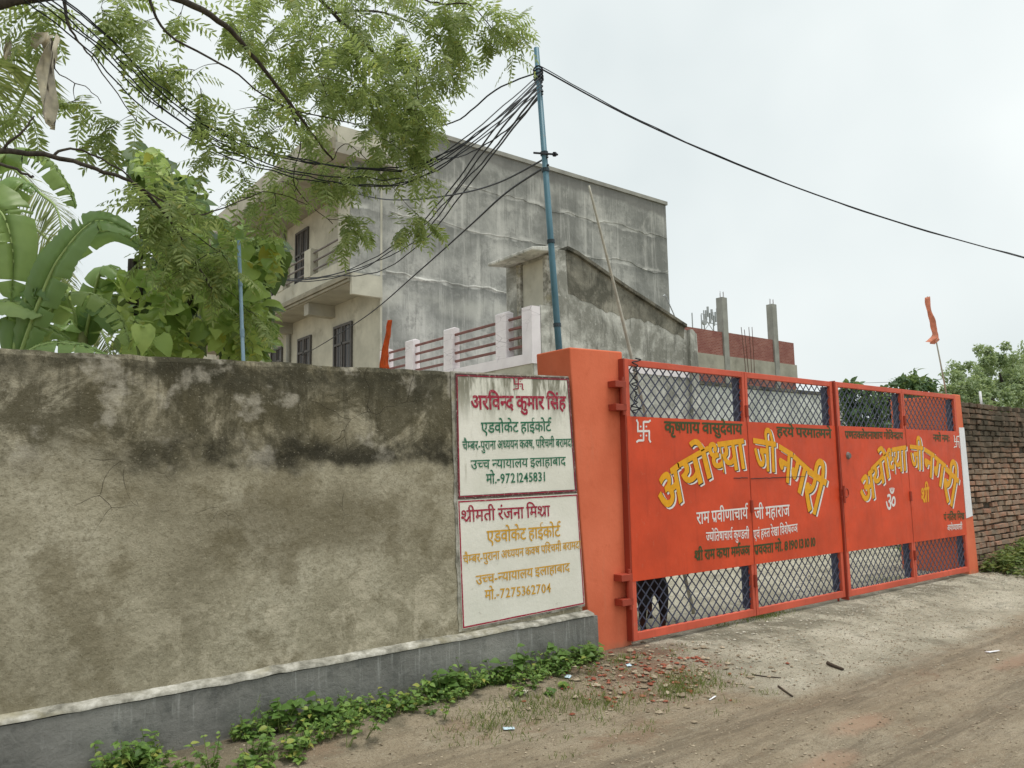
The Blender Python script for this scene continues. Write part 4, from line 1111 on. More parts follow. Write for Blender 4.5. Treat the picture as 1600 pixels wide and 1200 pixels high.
# ------------------------------------------------------------------ poles, pipe, flags
bp = thing('utility_pole', (4.97, 5.6, 0.1), 'tall teal-blue steel pipe pole rising behind the orange pillar', 'pole')
b0 = onY(873, 540, 5.6); b1 = onY(838, 75, 5.6); dv = (b1 - b0) / (b1.z - b0.z)
pp_ = lambda z: b0 + dv * (z - b0.z)
MB().tube([pp_(0.1), pp_(3.3), pp_(b1.z)], [0.036, 0.033, 0.027], 14).build('pipe', 'blue_pipe', bp, smooth=True)
for py in (505, 375, 265, 128, 240):
    z = onY(850, py, 5.6).z
    MB().tube([pp_(z - 0.018), pp_(z + 0.018)], 0.040, 12).build('joint_band', 'pipe_band', bp)
zb = onY(848, 242, 5.6).z; c0 = pp_(zb)
MB().tube([c0 + Vector((-0.17, -0.04, -0.03)), c0 + Vector((0.14, -0.04, 0.03))], 0.011, 6).build('cross_pin', 'cable_black', bp)
MB().tube([c0 + Vector((0.09, -0.04, 0.02)), c0 + Vector((0.11, -0.04, 0.026))], 0.025, 8).build('insulator', 'cable_black', bp)
for dz in (-0.03, 0.0, 0.04, 0.07):
    cc = pp_(onY(840, 118, 5.6).z + dz)
    ring = [(cc.x + 0.045 * math.cos(a * 0.5236), cc.y + 0.045 * math.sin(a * 0.5236), cc.z + 0.012 * math.sin(a * 1.0)) for a in range(13)]
    MB().tube(ring, 0.009, 5, cap=False).build('wire_wrap', 'cable_black', bp)
sp = thing('bamboo_pole', (5.65, 5.3, 0.1), 'thin pale bamboo pole leaning beside the blue pole', 'pole')
q0, q1_ = onY(985, 555, 5.3), onY(920, 290, 5.3); dq = (q0 - q1_) / (q1_.z - q0.z)
foot = q0 + dq * (q0.z - 0.1)
pts = catmull([foot, q0 + Vector((0.01, 0, 0)), (q0 + q1_) / 2 + Vector((0.012, 0, 0.0)), q1_], 6)
MB().tube(pts, [lerp(0.020, 0.011, i / (len(pts) - 1)) for i in range(len(pts))], 8).build('shaft', 'bamboo', sp, smooth=True)
for t in (0.2, 0.35, 0.5, 0.62, 0.74, 0.85, 0.94):
    i = int(t * (len(pts) - 1)); d_ = (pts[i + 1] - pts[i]).normalized()
    MB().tube([pts[i] - d_ * .006, pts[i] + d_ * .006], lerp(0.022, 0.0135, t), 8).build('node_ring', 'bamboo', sp)
lbp = thing('pipe_post', (1.75, 5.2, 0.1), 'pale blue pipe post standing among the leaves behind the wall', 'post')
b0_, b1_ = onY(380, 560, 5.6), onY(373, 376, 5.6); d_ = (b1_ - b0_) / (b1_.z - b0_.z)
MB().tube([b0_ + d_ * (0.1 - b0_.z), b1_], 0.0135, 12).build('pipe', 'pale_blue_pipe', lbp, smooth=True)
for py in (440, 520): 
    z = onY(376, py, 5.6).z; c0 = b0_ + d_ * (z - b0_.z)
    MB().tube([c0 - d_ * 0.03, c0 + d_ * 0.03], 0.0165, 12).build('coupling', 'pale_blue_pipe', lbp)

def flag(name, label, base, tip, cloth_px, Yp, mat, rod):
    f_ = thing(name, base, label, 'flag')
    MB().tube([base, base.lerp(tip, 0.5) + Vector((0.006, 0, 0)), tip], [rod, rod * 0.85, rod * 0.6], 8).build('stick', 'bamboo', f_, smooth=True)
    # limp cloth: rows of (left, right) pixels read down the stick, wrapped into folds in depth
    mb = MB(); N = 7
    rows_ = catmull([Vector((a[0], a[1], 0)) for a in cloth_px], 4); wid = catmull([Vector((a[2], a[3], 0)) for a in cloth_px], 4)
    for i, (l_, r_) in enumerate(zip(rows_, wid)):
        for j in range(N):
            t = j / (N - 1); p_ = onY(lerp(l_.x, r_.x, t), lerp(l_.y, r_.y, t), Yp)
            p_.y += 0.022 * math.sin(t * 7 + i * 0.12) + 0.015 * nz3(i * 0.3, j * 0.6); p_.x += 0.006 * nz3(i * 0.5, j * 0.9)
            mb.v.append(tuple(p_))
    mb.f = [(i * N + j, i * N + j + 1, (i + 1) * N + j + 1, (i + 1) * N + j) for i in range(len(rows_) - 1) for j in range(N - 1)]
    cl = mb.build('cloth', mat, f_, smooth=True, fix=False)
    sd = cl.modifiers.new('thickness', 'SOLIDIFY'); sd.thickness = 0.0008
    return f_
fb, ft = onY(1478, 612, 4.9), onY(1449, 463, 4.9)
flag('saffron_flag', 'limp saffron flag on a bamboo stick above the pillar by the brick wall', fb + (fb - ft) * 0.35, ft,
     [(1446, 465, 1453, 463), (1448, 482, 1456, 485), (1453, 497, 1463, 500), (1457, 512, 1466, 515), (1458, 524, 1468, 527), (1450, 532, 1468, 531), (1446, 534, 1460, 538)], 4.88, 'pale_saffron', 0.013)
fb, ft = onY(599, 575, 6.0), onY(609, 497, 6.0)
flag('saffron_flag', 'small bright orange flag drooping behind the plastered wall', fb + (fb - ft) * 0.6, ft,
     [(606, 499, 613, 501), (604, 515, 612, 518), (602, 530, 610, 534), (599, 545, 609, 550), (596, 560, 608, 563), (594, 576, 609, 576)], 5.97, 'saffron_cloth', 0.008)

# ------------------------------------------------------------------ cables
def cable(pts, r, label, group, wob=0.0, seed=0):
    P = catmull(pts, 8)
    out = []
    for i, p_ in enumerate(P):
        e = wob * min(1, i / 4, (len(P) - 1 - i) / 4)
        out.append(p_ + Vector((0, e * nz3(i * 0.33, seed), e * nz3(i * 0.4, seed + 9))))
    o = MB().tube(out, r, 6).build('cable', 'cable_black', smooth=True)
    return tag(o, label, 'cable', group)
def polept(py): return pp_(onY(845, py, 5.6).z) + Vector((0, -0.045, 0))
top = polept(118)
cable([polept(112), onY(1000, 190, 5.3), onY(1200, 276, 4.7), onY(1400, 346, 4.2), onY(1600, 403, 3.8), onY(1780, 452, 3.5)], 0.0085, 'thick black cable sagging from the pole top across the open sky', None)
cable([polept(110) + Vector((0.01, 0, 0.01)), onY(1001, 188.5, 5.3), onY(1199, 274.5, 4.7), onY(1401, 347.5, 4.2), onY(1600, 402, 3.8), onY(1780, 451, 3.5)], 0.005, 'thin black wire twisted with the thick cable across the open sky', None, 0.012, 4)
# the bundle sweeping in from the top left through the neem
base = [(40, -30, 4.6), (150, 55, 4.9), (240, 145, 5.2), (340, 212, 5.5), (450, 250, 5.8), (560, 264, 6.1), (650, 262, 6.4), (740, 205, 6.6)]

for k, (dx, dy, ex) in enumerate(((0, 0, 0), (14, -4, 4), (-10, 8, 8), (22, 2, -6), (-22, 16, 14), (8, 12, 20))):
    pts = [at(x + dx * (1 - i / 9) + 7 * nz3(i * 0.7, k * 3.0), y + dy + ex * (i / 7) * (0.9 if i < 6 else 0.4) + 13 * nz3(i * 0.8, k * 5.0 + 1), d) for i, (x, y, d) in enumerate(base)]
    cable(pts + [polept(118 + 5 * k)], 0.0052, 'black cable in the bundle sweeping through the neem branches to the pole', 'cables of the bundle through the neem', 0.02, k)
LB = 'black service wire running from the pole down to the balcony of the house'
for k, (a, mids) in enumerate(((125, [(770, 205), (700, 300), (640, 365), (560, 415), (490, 436), (430, 437)]), (132, [(775, 212), (705, 305), (650, 362), (565, 420), (480, 440), (415, 430)]),
                               (138, [(778, 225), (712, 300), (655, 372), (580, 412), (500, 433), (440, 440)]), (146, [(785, 222), (715, 312), (660, 378), (590, 425), (520, 432), (450, 436)]))):
    pts = [polept(a)] + [onY(x, y + 2 * nz3(i, k), lerp(6.0, 18.5, ((i + 1) / 6) ** 1.15)) for i, (x, y) in enumerate(mids)]
    cable(pts, 0.011, LB, 'service wires to the house balcony', 0.03, k + 20)
cable([polept(258), onY(790, 302, 6.8), onY(735, 352, 8.2), onY(650, 428, 11), onY(575, 492, 15), onY(500, 540, 19), onY(470, 556, 22)], 0.012, 'single black wire dropping straight from the pole pin to the lower window', None)
cable([polept(246), onY(780, 285, 7), onY(715, 303, 8.5), onY(640, 312, 10), onY(580, 308, 12), onY(500, 285, 14)], 0.011, 'black wire from the pole pin slanting level into the leaves', None)
cable([polept(116), onY(775, 140, 6.3), onY(720, 185, 7), onY(665, 201, 8), onY(600, 205, 10)], 0.009, 'upper loose black wire looping from the pole top towards the roof parapet', None, 0.03, 31)
cable([polept(150), onY(790, 205, 6.4), onY(730, 240, 7.2), onY(690, 248, 8), onY(600, 250, 9)], 0.008, 'short grey-black wire hanging between the pole and the house corner', None, 0.03, 33)
cable([onY(1290, 600, 25), onY(1420, 596, 19), onY(1520, 589, 15), onY(1680, 580, 12)], 0.010, 'thin overhead wire crossing in front of the far tree', None)
# tangle of wire tied to the gate corner
mb = MB()
pts = []
for i in range(46):
    p_ = onY(993 + 7 * nz3(i * 0.45, 1) * 1.5, 560 + i * 1.9, YF1 - 0.02); p_.y += 0.03 * nz3(i * 0.4, 6); p_.x += 0.02 * math.sin(i * 1.1); pts.append(p_)
tag(MB().tube(catmull(pts, 3), 0.006, 5).build('wire_tangle', 'cable_black', smooth=True), 'tangle of thin black wire tied to the upper hinge corner of the gate', 'wire')

stub = thing('pipe_stub', onY(1534, 634, 4.85), 'short white pipe stub set in a pale block on the brick wall', 'pipe')
sb0 = onY(1534, 634, 4.85)
MB().tube([sb0 - Vector((0, 0, .12)), sb0 + Vector((-.02, 0, .22))], 0.018, 8).build('pipe', 'paper_white', stub, smooth=True)
MB().box(sb0.x - .01, sb0.x + .12, 4.80, 4.92, sb0.z - .12, sb0.z + .0).build('block', 'whitewash', stub, bevel=.01)
# ------------------------------------------------------------------ foliage builders
def rvec(r=rnd):
    while True:
        v = Vector((r.uniform(-1, 1), r.uniform(-1, 1), r.uniform(-1, 1)))
        if 0.05 < v.length < 1: return v.normalized()
DOWN = Vector((0, 0, -1))
def leaflet(mb, base, d, nrm, L, W, curve=0.25):
    """one pointed, slightly sickle-shaped, folded leaflet"""
    s = d.cross(nrm).normalized(); n = s.cross(d).normalized()
    m1 = base + d * (L * 0.35) + s * (curve * W * 0.4); m2 = base + d * (L * 0.72) + s * (curve * W)
    tip = base + d * L + s * (curve * W * 2.2) - n * (L * 0.10)
    k = len(mb.v)
    mb.v += [tuple(base), tuple(m1 + s * W * 0.5 - n * W * .14), tuple(m1 - s * W * 0.5 - n * W * .14), tuple(m2 + s * W * 0.40 - n * W * .2), tuple(m2 - s * W * 0.34 - n * W * .2), tuple(tip), tuple(m1), tuple(m2)]
    mb.f += [(k, k + 6, k + 1), (k, k + 2, k + 6), (k + 1, k + 6, k + 7, k + 3), (k + 6, k + 2, k + 4, k + 7), (k + 3, k + 7, k + 5), (k + 7, k + 4, k + 5)]
def pinnate(mb, base, d, L, pairs, r, ll=0.064, lw=0.0175):
    """neem leaf: a drooping rachis with pairs of leaflets"""
    d = d.normalized(); p = base.copy(); seg = L / (pairs + 1)
    side = d.cross(Vector((0, 0, 1)))
    side = side.normalized() if side.length > 0.05 else Vector((1, 0, 0))
    side = (side + rvec(r) * 0.5).normalized()
    prev = base
    for i in range(pairs + 1):
        d = (d + DOWN * 0.085 + rvec(r) * 0.04).normalized()
        p = p + d * seg
        k = len(mb.v); w_ = 0.0016
        mb.v += [tuple(prev - side * w_), tuple(prev + side * w_), tuple(p + side * w_), tuple(p - side * w_)]; mb.f.append((k, k + 1, k + 2, k + 3))
        prev = p
        sd = (side - d * side.dot(d)).normalized(); nr = sd.cross(d)
        sc = (0.75 + 0.4 * math.sin(math.pi * (i + 1) / (pairs + 1.3))) * r.uniform(.85, 1.12)
        for sg in (1, -1):
            if r.random() < 0.06: continue
            ld = (sd * sg * 0.9 + d * 0.50 + DOWN * r.uniform(0.12, 0.42) + rvec(r) * 0.12).normalized()
            leaflet(mb, p, ld, nr * 1.0 + rvec(r) * 0.15, ll * sc, lw * sc, 0.22 * sg)
    leaflet(mb, p, (d + DOWN * .15).normalized(), side.cross(d), ll, lw, 0.1)
def blade_leaf(mb, base, d, up, L, W, shape='heart', r=rnd):
    s = d.cross(up).normalized(); n = s.cross(d).normalized()
    if shape == 'heart': prof = [(0.0, 0.10), (-0.06, 0.30), (0.12, 0.50), (0.38, 0.47), (0.66, 0.30), (0.86, 0.12)]
    elif shape == 'ovate': prof = [(0.05, 0.18), (0.25, 0.40), (0.5, 0.42), (0.75, 0.24)]
    else: prof = [(0.2, 0.5), (0.6, 0.4)]
    k = len(mb.v); m = len(prof); fold = 0.22
    mb.v.append(tuple(base))
    for a, w in prof:
        mb.v.append(tuple(base + d * (max(a, 0) * L) - n * (a * a * L * 0.28)))
    for sg in (1, -1):
        for a, w in prof:
            mb.v.append(tuple(base + d * (a * L) + s * (sg * w * W) + n * (w * W * fold) - n * (a * a * L * 0.28)))
    mb.v.append(tuple(base + d * L - n * (L * 0.30)))
    tip = k + 3 * m + 1
    for sg, o in ((0, m + 1), (1, 2 * m + 1)):
        for i in range(m - 1):
            q = (k + 1 + i, k + 2 + i, k + o + i + 1, k + o + i); mb.f.append(q if sg else q[::-1])
        q = (k, k + 1, k + o); mb.f.append(q if sg else q[::-1])
        q = (k + m, tip, k + o + m - 1); mb.f.append(q if sg else q[::-1])

# ------------------------------------------------------------------ neem tree overhanging the wall
R1 = random.Random(5)
neem = thing('neem_tree', (-1.6, 6.2, 0.1), 'neem tree with fine drooping pinnate leaves arching over the wall and cables', 'tree')
trunk_top = Vector((-1.3, 6.0, 3.6))
MB().tube(catmull([(-1.6, 6.2, -0.1), (-1.62, 6.2, 1.2), (-1.5, 6.1, 2.5), trunk_top], 5), [0.22 - 0.004 * i for i in range(16)], 12).build('trunk', 'bark', neem, smooth=True)
limbs = [  # (pixels and depth along the view), start radius, end radius
    ([(-260, 260, 4.4), (-120, 60, 4.5), (0, 5, 4.6), (100, -8, 4.8), (230, -14, 5.0), (330, 24, 5.2), (385, 75, 5.5), (445, 150, 5.8), (490, 212, 6.0), (520, 250, 6.2)], 0.075, 0.010),
    ([(230, -14, 5.0), (262, 52, 5.1), (360, 108, 5.4), (440, 165, 5.9), (560, 195, 6.3)], 0.016, 0.006),
    ([(-120, 60, 4.5), (60, -60, 5.0), (260, -110, 5.5), (430, -60, 6.0), (520, 20, 6.4), (590, 90, 6.8), (640, 170, 7.1), (665, 230, 7.2)], 0.055, 0.008),
    ([(430, -60, 6.0), (560, -50, 6.3), (650, -6, 6.4), (690, 6, 6.4), (735, 8, 6.4), (765, 40, 6.4), (800, 72, 6.4)], 0.022, 0.004),
    ([(520, 20, 6.4), (600, 20, 6.6), (680, 60, 6.8), (705, 120, 6.9)], 0.018, 0.005),
    ([(-260, 260, 4.4), (-110, 235, 4.5), (0, 236, 4.6), (80, 244, 4.7), (150, 264, 4.8), (210, 288, 5.0), (255, 330, 5.2), (300, 400, 5.4), (330, 450, 5.5)], 0.040, 0.008),
    ([(-110, 235, 4.5), (0, 256, 4.5), (40, 272, 4.55), (52, 277, 4.6)], 0.020, 0.008),
    ([(80, 244, 4.7), (110, 232, 4.75), (150, 244, 4.85), (200, 275, 5.0), (270, 340, 5.4), (350, 400, 5.8)], 0.014, 0.005),
    ([(100, -8, 4.8), (108, 40, 4.8), (128, 70, 4.85), (150, 100, 4.9), (215, 190, 5.2)], 0.018, 0.004),
    ([(80, 60, 4.7), (85, 100, 4.7), (95, 118, 4.75), (140, 140, 4.85), (158, 162, 4.9)], 0.008, 0.003),
    ([(0, 236, 4.6), (35, 205, 4.6), (54, 182, 4.65)], 0.014, 0.006),
    ([(520, 250, 6.2), (545, 225, 6.2), (605, 285, 6.3), (650, 335, 6.4)], 0.006, 0.003),
    ([(210, 288, 5.0), (300, 335, 5.3), (360, 320, 5.6), (420, 300, 6.0), (480, 320, 6.4)], 0.010, 0.004),
    ([(445, 150, 5.8), (470, 220, 6.0), (460, 290, 6.2), (520, 350, 6.4)], 0.010, 0.004)]
pool = []
for pts, r0, r1 in limbs:
    P = catmull([at(*q) for q in pts], 6); P = [p_ + Vector((0.012 * nz3(i * .5, r0 * 90), 0.012 * nz3(i * .5, 3), 0.012 * nz3(i * .5, 7))) for i, p_ in enumerate(P)]
    n_ = len(P)
    if P[0].x < at(-200, 260, 4.5).x + 0.3: P = [trunk_top] + P; n_ += 1
    MB().tube(P, [0.72 * lerp(r0, r1, (i / (n_ - 1)) ** 0.6) for i in range(n_)], 8).build('limb', 'bark', neem, smooth=True)
    pool += P[2:]
# twig targets: (cx, cy, rx, ry, count, depth0, depth1)
clusters = [(460, 60, 110, 75, 26, 5.6, 7.2), (560, 70, 105, 85, 40, 5.8, 7.4), (640, 80, 75, 80, 26, 6.0, 7.3), (500, 165, 110, 62, 23, 5.6, 7.0), (600, 175, 80, 55, 24, 6.0, 7.2),
            (665, 165, 45, 50, 11, 6.4, 7.3), (420, 190, 60, 45, 10, 5.4, 6.6), (450, 280, 70, 34, 11, 5.8, 6.8), (540, 270, 50, 32, 11, 5.9, 6.7), (552, 345, 28, 30, 6, 6.2, 6.7), (640, 255, 42, 38, 17, 6.2, 6.7),
            (650, 352, 28, 18, 6, 6.3, 6.6), (425, 322, 45, 18, 5, 6.0, 6.7), (745, 45, 65, 36, 14, 6.2, 6.6), (810, 62, 22, 26, 4, 6.3, 6.5), (725, 95, 40, 26, 5, 6.4, 6.8), (690, 15, 50, 28, 9, 6.2, 6.8),
            (385, 70, 36, 70, 8, 5.4, 6.2), (200, 35, 60, 36, 11, 4.9, 5.4), (265, 105, 35, 30, 6, 5.0, 5.5), (330, 175, 50, 40, 6, 5.2, 5.7), (275, 30, 18, 12, 2, 5.2, 5.6), (120, 158, 25, 16, 3, 4.9, 5.2),
            (180, 205, 35, 20, 5, 5.0, 5.3), (50, 30, 50, 22, 7, 4.7, 5.0), (330, 245, 36, 28, 4, 5.3, 5.8), (240, 325, 40, 32, 7, 5.1, 5.6), (290, 345, 48, 40, 11, 5.2, 5.8), (330, 390, 50, 40, 11, 5.3, 5.9),
            (265, 400, 40, 36, 6, 5.2, 5.7), (395, 500, 20, 30, 4, 5.8, 6.2), (330, 450, 36, 25, 3, 5.5, 6.0), (530, -20, 180, 30, 18, 5.8, 7.0), (25, 175, 30, 30, 2, 4.7, 4.9)]
tg = []
for cx, cy, rx, ry, n_, d0, d1 in clusters:
    for _ in range(n_):
        a, q = R1.uniform(0, 6.283), math.sqrt(R1.random())
        tg.append(at(cx + rx * q * math.cos(a), cy + ry * q * math.sin(a), R1.uniform(d0, d1)))
nl = MB(); tw = MB()
dist0 = [min((p_ - t).length for p_ in pool) for t in tg]
for _, t in sorted(zip(dist0, tg), key=lambda q: q[0]):
    cand_ = sorted(((p_ - t).length + 0.25 * max(0, t.z - p_.z) + R1.uniform(0, 0.1), i) for i, p_ in enumerate(pool))[0]
    s_ = pool[cand_[1]]; L = (t - s_).length
    if L < 0.06: t = t + rvec(R1) * 0.12 + DOWN * 0.05
    mid_ = (s_ + t) / 2 + Vector((0, 0, 0.10 * L)) + rvec(R1) * 0.08 * L
    P = catmull([s_, mid_, t], 4); n_ = len(P)
    r0 = min(0.006, 0.0025 + 0.004 * L)
    tw.tube(P, [lerp(r0, 0.0012, i / (n_ - 1)) for i in range(n_)], 4, cap=False)
    pool += P[3:]
    dirn = (t - mid_).normalized()
    for k in range(R1.randint(3, 4)):
        pinnate(nl, t, (dirn * 0.6 + rvec(R1) * 0.95 + DOWN * 0.25), R1.uniform(0.15, 0.26), R1.randint(4, 7), R1)
    for i in range(3, n_ - 1, 3):
        if R1.random() < 0.75: pinnate(nl, P[i], (dirn * 0.4 + rvec(R1) + DOWN * 0.2), R1.uniform(0.13, 0.22), R1.randint(4, 6), R1)
tag(nl.build('foliage', 'neem_leaf', neem, fix=False), kind='stuff')
tag(tw.build('twigs', 'twig', neem, fix=False), kind='stuff')

# ------------------------------------------------------------------ big-leaved tree behind the wall
R2 = random.Random(8)
bt = thing('broad_leaf_tree', (1.7, 7.6, 0.1), 'bushy tree with big heart-shaped light green leaves behind the wall', 'tree')
MB().tube(catmull([(1.7, 7.6, 0), (1.75, 7.6, 1.2), (1.6, 7.7, 2.4), (1.55, 7.7, 3.6)], 4), [0.10 - .005 * i for i in range(13)], 8).build('trunk', 'bark', bt, smooth=True)
for k in range(7):
    e = at(220 + k * 30, 300 + 40 * math.sin(k * 2.1) + 20 * k, 7.2 + 0.5 * math.sin(k)); s_ = Vector((1.68, 7.65, 1.0 + 0.3 * k))
    P = catmull([s_, (s_ + e) / 2 + Vector((0, 0, 0.2)), e], 5)
    MB().tube(P, [lerp(0.04, 0.01, i / (len(P) - 1)) for i in range(len(P))], 6).build('limb', 'bark', bt, smooth=True)
dirs_ = []
variants = []
for k in range(5):
    mb = MB(); blade_leaf(mb, Vector((0, 0, 0)), Vector((1, 0, 0)), Vector((0, 0, 1)), 1.0, (0.75, 0.95, 1.08, 0.85, 0.66)[k], 'heart', R2)
    for i in range(len(mb.v)):
        x, y, z = mb.v[i]; mb.v[i] = (x + 0.05 * nz3(x * 3, y * 3, k * 3.0), y + 0.06 * nz3(x * 3, y * 2.5, k * 7.0), z + 0.22 * nz3(x * 2.2, y * 2.2, k * 5.0))
    me = bpy.data.meshes.new('leaf'); me.from_pydata(mb.v, [], mb.f); me.shade_smooth(); me.materials.append(M['broad_leaf']); variants.append(me)
BT = ORIGIN[bt.name]
zones = [(270, 305, 50, 40, 20), (235, 255, 20, 22, 8), (300, 380, 90, 60, 50), (380, 420, 40, 55, 34), (330, 470, 80, 60, 64), (230, 470, 60, 50, 36), (250, 530, 70, 35, 34), (380, 520, 45, 40, 30), (420, 400, 18, 30, 10), (395, 470, 25, 35, 12)]
cnt = 0
for cx, cy, rx, ry, n_ in zones:
    for _ in range(n_):
        a, q = R2.uniform(0, 6.283), math.sqrt(R2.random())
        p_ = at(cx + rx * q * math.cos(a), cy + ry * q * math.sin(a), R2.uniform(6.05, 7.1))
        if p_.y < 5.15: continue
        d_ = (Vector((R2.uniform(-1, 1), R2.uniform(-1, 0.3), R2.uniform(-1.1, 0.15)))).normalized()
        up = (Vector((0, -0.75, 0.8)) + rvec(R2) * 0.55).normalized()
        s_ = d_.cross(up).normalized(); n2 = s_.cross(d_)
        L = R2.uniform(0.10, 0.24) * (0.6 if cy < 320 else 1.0)
        o = bpy.data.objects.new('leaf', R2.choice(variants)); COL.objects.link(o); o.parent = bt
        mt = Matrix((d_ * L, s_ * -L, n2 * L)).transposed().to_4x4(); mt.translation = p_ - BT
        o.matrix_local = mt; cnt += 1
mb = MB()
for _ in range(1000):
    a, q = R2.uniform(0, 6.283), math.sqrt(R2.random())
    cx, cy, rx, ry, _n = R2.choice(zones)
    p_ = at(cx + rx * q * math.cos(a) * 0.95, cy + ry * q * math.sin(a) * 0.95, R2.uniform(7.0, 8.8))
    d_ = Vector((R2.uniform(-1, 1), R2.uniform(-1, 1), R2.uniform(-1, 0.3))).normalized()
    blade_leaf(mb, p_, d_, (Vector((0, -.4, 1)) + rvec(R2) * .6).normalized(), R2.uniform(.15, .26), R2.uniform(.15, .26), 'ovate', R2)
tag(mb.build('inner_foliage', 'broad_leaf_shaded', bt, fix=False, smooth=True), kind='stuff')

mb = MB()
for _ in range(520):
    cx, cy, rx, ry, _n = R2.choice(zones); a, q = R2.uniform(0, 6.283), math.sqrt(R2.random())
    p_ = at(cx + rx * q * math.cos(a) * 1.1, cy + ry * q * math.sin(a) * 1.05, R2.uniform(5.95, 6.8))
    if p_.y < 5.15: continue
    d_ = Vector((R2.uniform(-1, 1), R2.uniform(-1, 0.3), R2.uniform(-1, 0.4))).normalized(); L = R2.uniform(.05, .12)
    blade_leaf(mb, p_, d_, (Vector((0, -.6, 1)) + rvec(R2) * .6).normalized(), L, L * R2.uniform(.6, .95), R2.choice(('heart', 'ovate')), R2)
tag(mb.build('small_leaves', 'broad_leaf_light', bt, fix=False, smooth=True), kind='stuff')
# young sprig with yellowish leaves peeping over the wall
yp = thing('sapling', (1.75, 5.6, 0.1), 'young sapling with yellow-green top leaves just above the wall', 'plant')
stp = [Vector((1.70, 5.5, 0.1)), at(218, 560, 5.3), at(216, 505, 5.3)]
MB().tube(catmull(stp, 5), [0.014 - .0009 * i for i in range(11)], 6).build('stem', 'green_stem', yp, smooth=True)
for k in range(9):
    mb = MB(); a = k * 2.4; p_ = at(217, 503 + 4 * k, 5.3)
    blade_leaf(mb, p_, Vector((math.cos(a), math.sin(a) - 0.3, 0.25 - 0.08 * k)).normalized(), Vector((0, -.3, 1)), 0.10 + 0.008 * k, 0.05, 'ovate')
    mb.build('leaf', 'broad_leaf', yp, smooth=True, fix=False)
mb = MB(); blade_leaf(mb, at(222, 508, 5.25), Vector((0.1, -.15, -1)).normalized(), Vector((0.1, -1, 0.1)), 0.20, 0.16, 'heart')
mb.build('leaf', 'broad_leaf', yp, smooth=True, fix=False)
mb = MB(); blade_leaf(mb, at(248, 525, 5.35), Vector((0.5, -.15, -.8)).normalized(), Vector((0.1, -1, 0.2)), 0.17, 0.14, 'heart')
mb.build('leaf', 'broad_leaf', yp, smooth=True, fix=False)

# ------------------------------------------------------------------ banana plants
def banana_leaf(parent, mid, W, face, splits, seed, droop=0.25):
    """mid: list of points of the midrib; face: rough direction the upper side looks"""
    r = random.Random(seed); P = catmull(mid, 13); n_ = len(P) - 1
    mb = MB(); face = Vector(face).normalized()
    for sg in (1, -1):
        tear = 0.0; seg0 = None; cut = set(r.sample(range(3, n_ - 1), min(splits, n_ - 5)))
        for i in range(n_):
            rowp = []
            for ii in (i, i + 1):
                t = ii / n_; tg_ = (P[min(ii + 1, n_)] - P[max(ii - 1, 0)]).normalized()
                s_ = tg_.cross(face).normalized() * sg; nn = s_.cross(tg_) * sg; nn = nn if nn.dot(face) > 0 else -nn
                w = W * (0.16 + 0.84 * math.sin(math.pi * min(1, (t + 0.03)) ** 0.8) ** 0.6) * (1 if t < 0.97 else 0.35)
                w *= 1 + 0.05 * nz3(ii * 0.8, seed + sg)
                shift = tg_ * (0.22 * w) + tg_ * (-0.16 * w if (ii == i + 1 and i in cut) else 0) + tg_ * (0.10 * w if (ii == i and (i - 1) in cut) else 0)
                hang = droop * (1 + 0.5 * nz3(i // 5, seed + sg * 4)) 
                rp_2 = []
                for k in range(4):
                    u_ = k / 3
                    rp_2.append(P[ii] + s_ * (w * u_) + nn * (0.14 * w * math.sin(u_ * 2.2) - hang * w * u_ * u_) + shift * u_ + nn * (0.010 * nz3(ii * 0.7, k * 1.3, seed) + (0.0035 if ii % 2 else -0.0035) * min(1, k)))
                rowp.append(rp_2)
            k0 = len(mb.v)
            for rr in rowp: mb.v += [tuple(q) for q in rr]
            mb.f += [(k0 + k, k0 + k + 1, k0 + 5 + k, k0 + 4 + k) for k in range(3)]
    bm = bmesh.new(); me = bpy.data.meshes.new('leaf'); org = ORIGIN[parent.name]
    me.from_pydata([tuple(Vector(q) - org) for q in mb.v], [], mb.f); bm.from_mesh(me); bmesh.ops.remove_doubles(bm, verts=bm.verts, dist=0.0004)
    bm.to_mesh(me); bm.free(); me.shade_smooth(); me.materials.append(M['banana_leaf'])
    o = bpy.data.objects.new('leaf', me); COL.objects.link(o); o.parent = parent
    ORIGIN[o.name] = org
    MB().tube([q - face * 0.006 for q in P], [lerp(0.018, 0.003, i / n_) for i in range(n_ + 1)], 6).build('midrib', 'banana_midrib', o, smooth=True)
    return o
ba = thing('banana_plant', (0.55, 5.9, 0.1), 'banana plant whose broad arched leaf spreads over the wall near the picture edge', 'banana plant', 'banana plants behind the wall')
bx = at(40, 600, 5.2)
MB().tube(catmull([(bx.x, bx.y + .1, 0), (bx.x, bx.y + .05, 1.2), at(52, 545, 5.2)], 5), [0.11 - .006 * i for i in range(11)], 10).build('pseudostem', 'banana_trunk', ba, smooth=True)
cam_side = (-0.35, -0.85, 0.35)
banana_leaf(ba, [at(30, 560, 5.1), at(62, 470, 5.0), at(95, 400, 4.95), at(150, 345, 4.95), at(212, 365, 5.0)], 0.145, (-0.2, -0.75, 0.6), 4, 1, 0.15)
banana_leaf(ba, [at(35, 540, 5.2), at(75, 420, 5.3), at(125, 378, 5.35), at(175, 360, 5.4), at(220, 385, 5.4)], 0.10, (-0.1, -0.9, -0.1), 4, 2, 0.35)
banana_leaf(ba, [at(40, 560, 5.3), at(90, 470, 5.4), at(140, 458, 5.4), at(185, 490, 5.4), at(205, 545, 5.4)], 0.11, (0.2, -0.5, 0.9), 12, 3, 0.9)
banana_leaf(ba, [at(20, 560, 5.1), at(40, 470, 5.1), at(70, 440, 5.05), at(95, 470, 5.0)], 0.13, (0, -0.6, 0.8), 4, 4, 0.7)
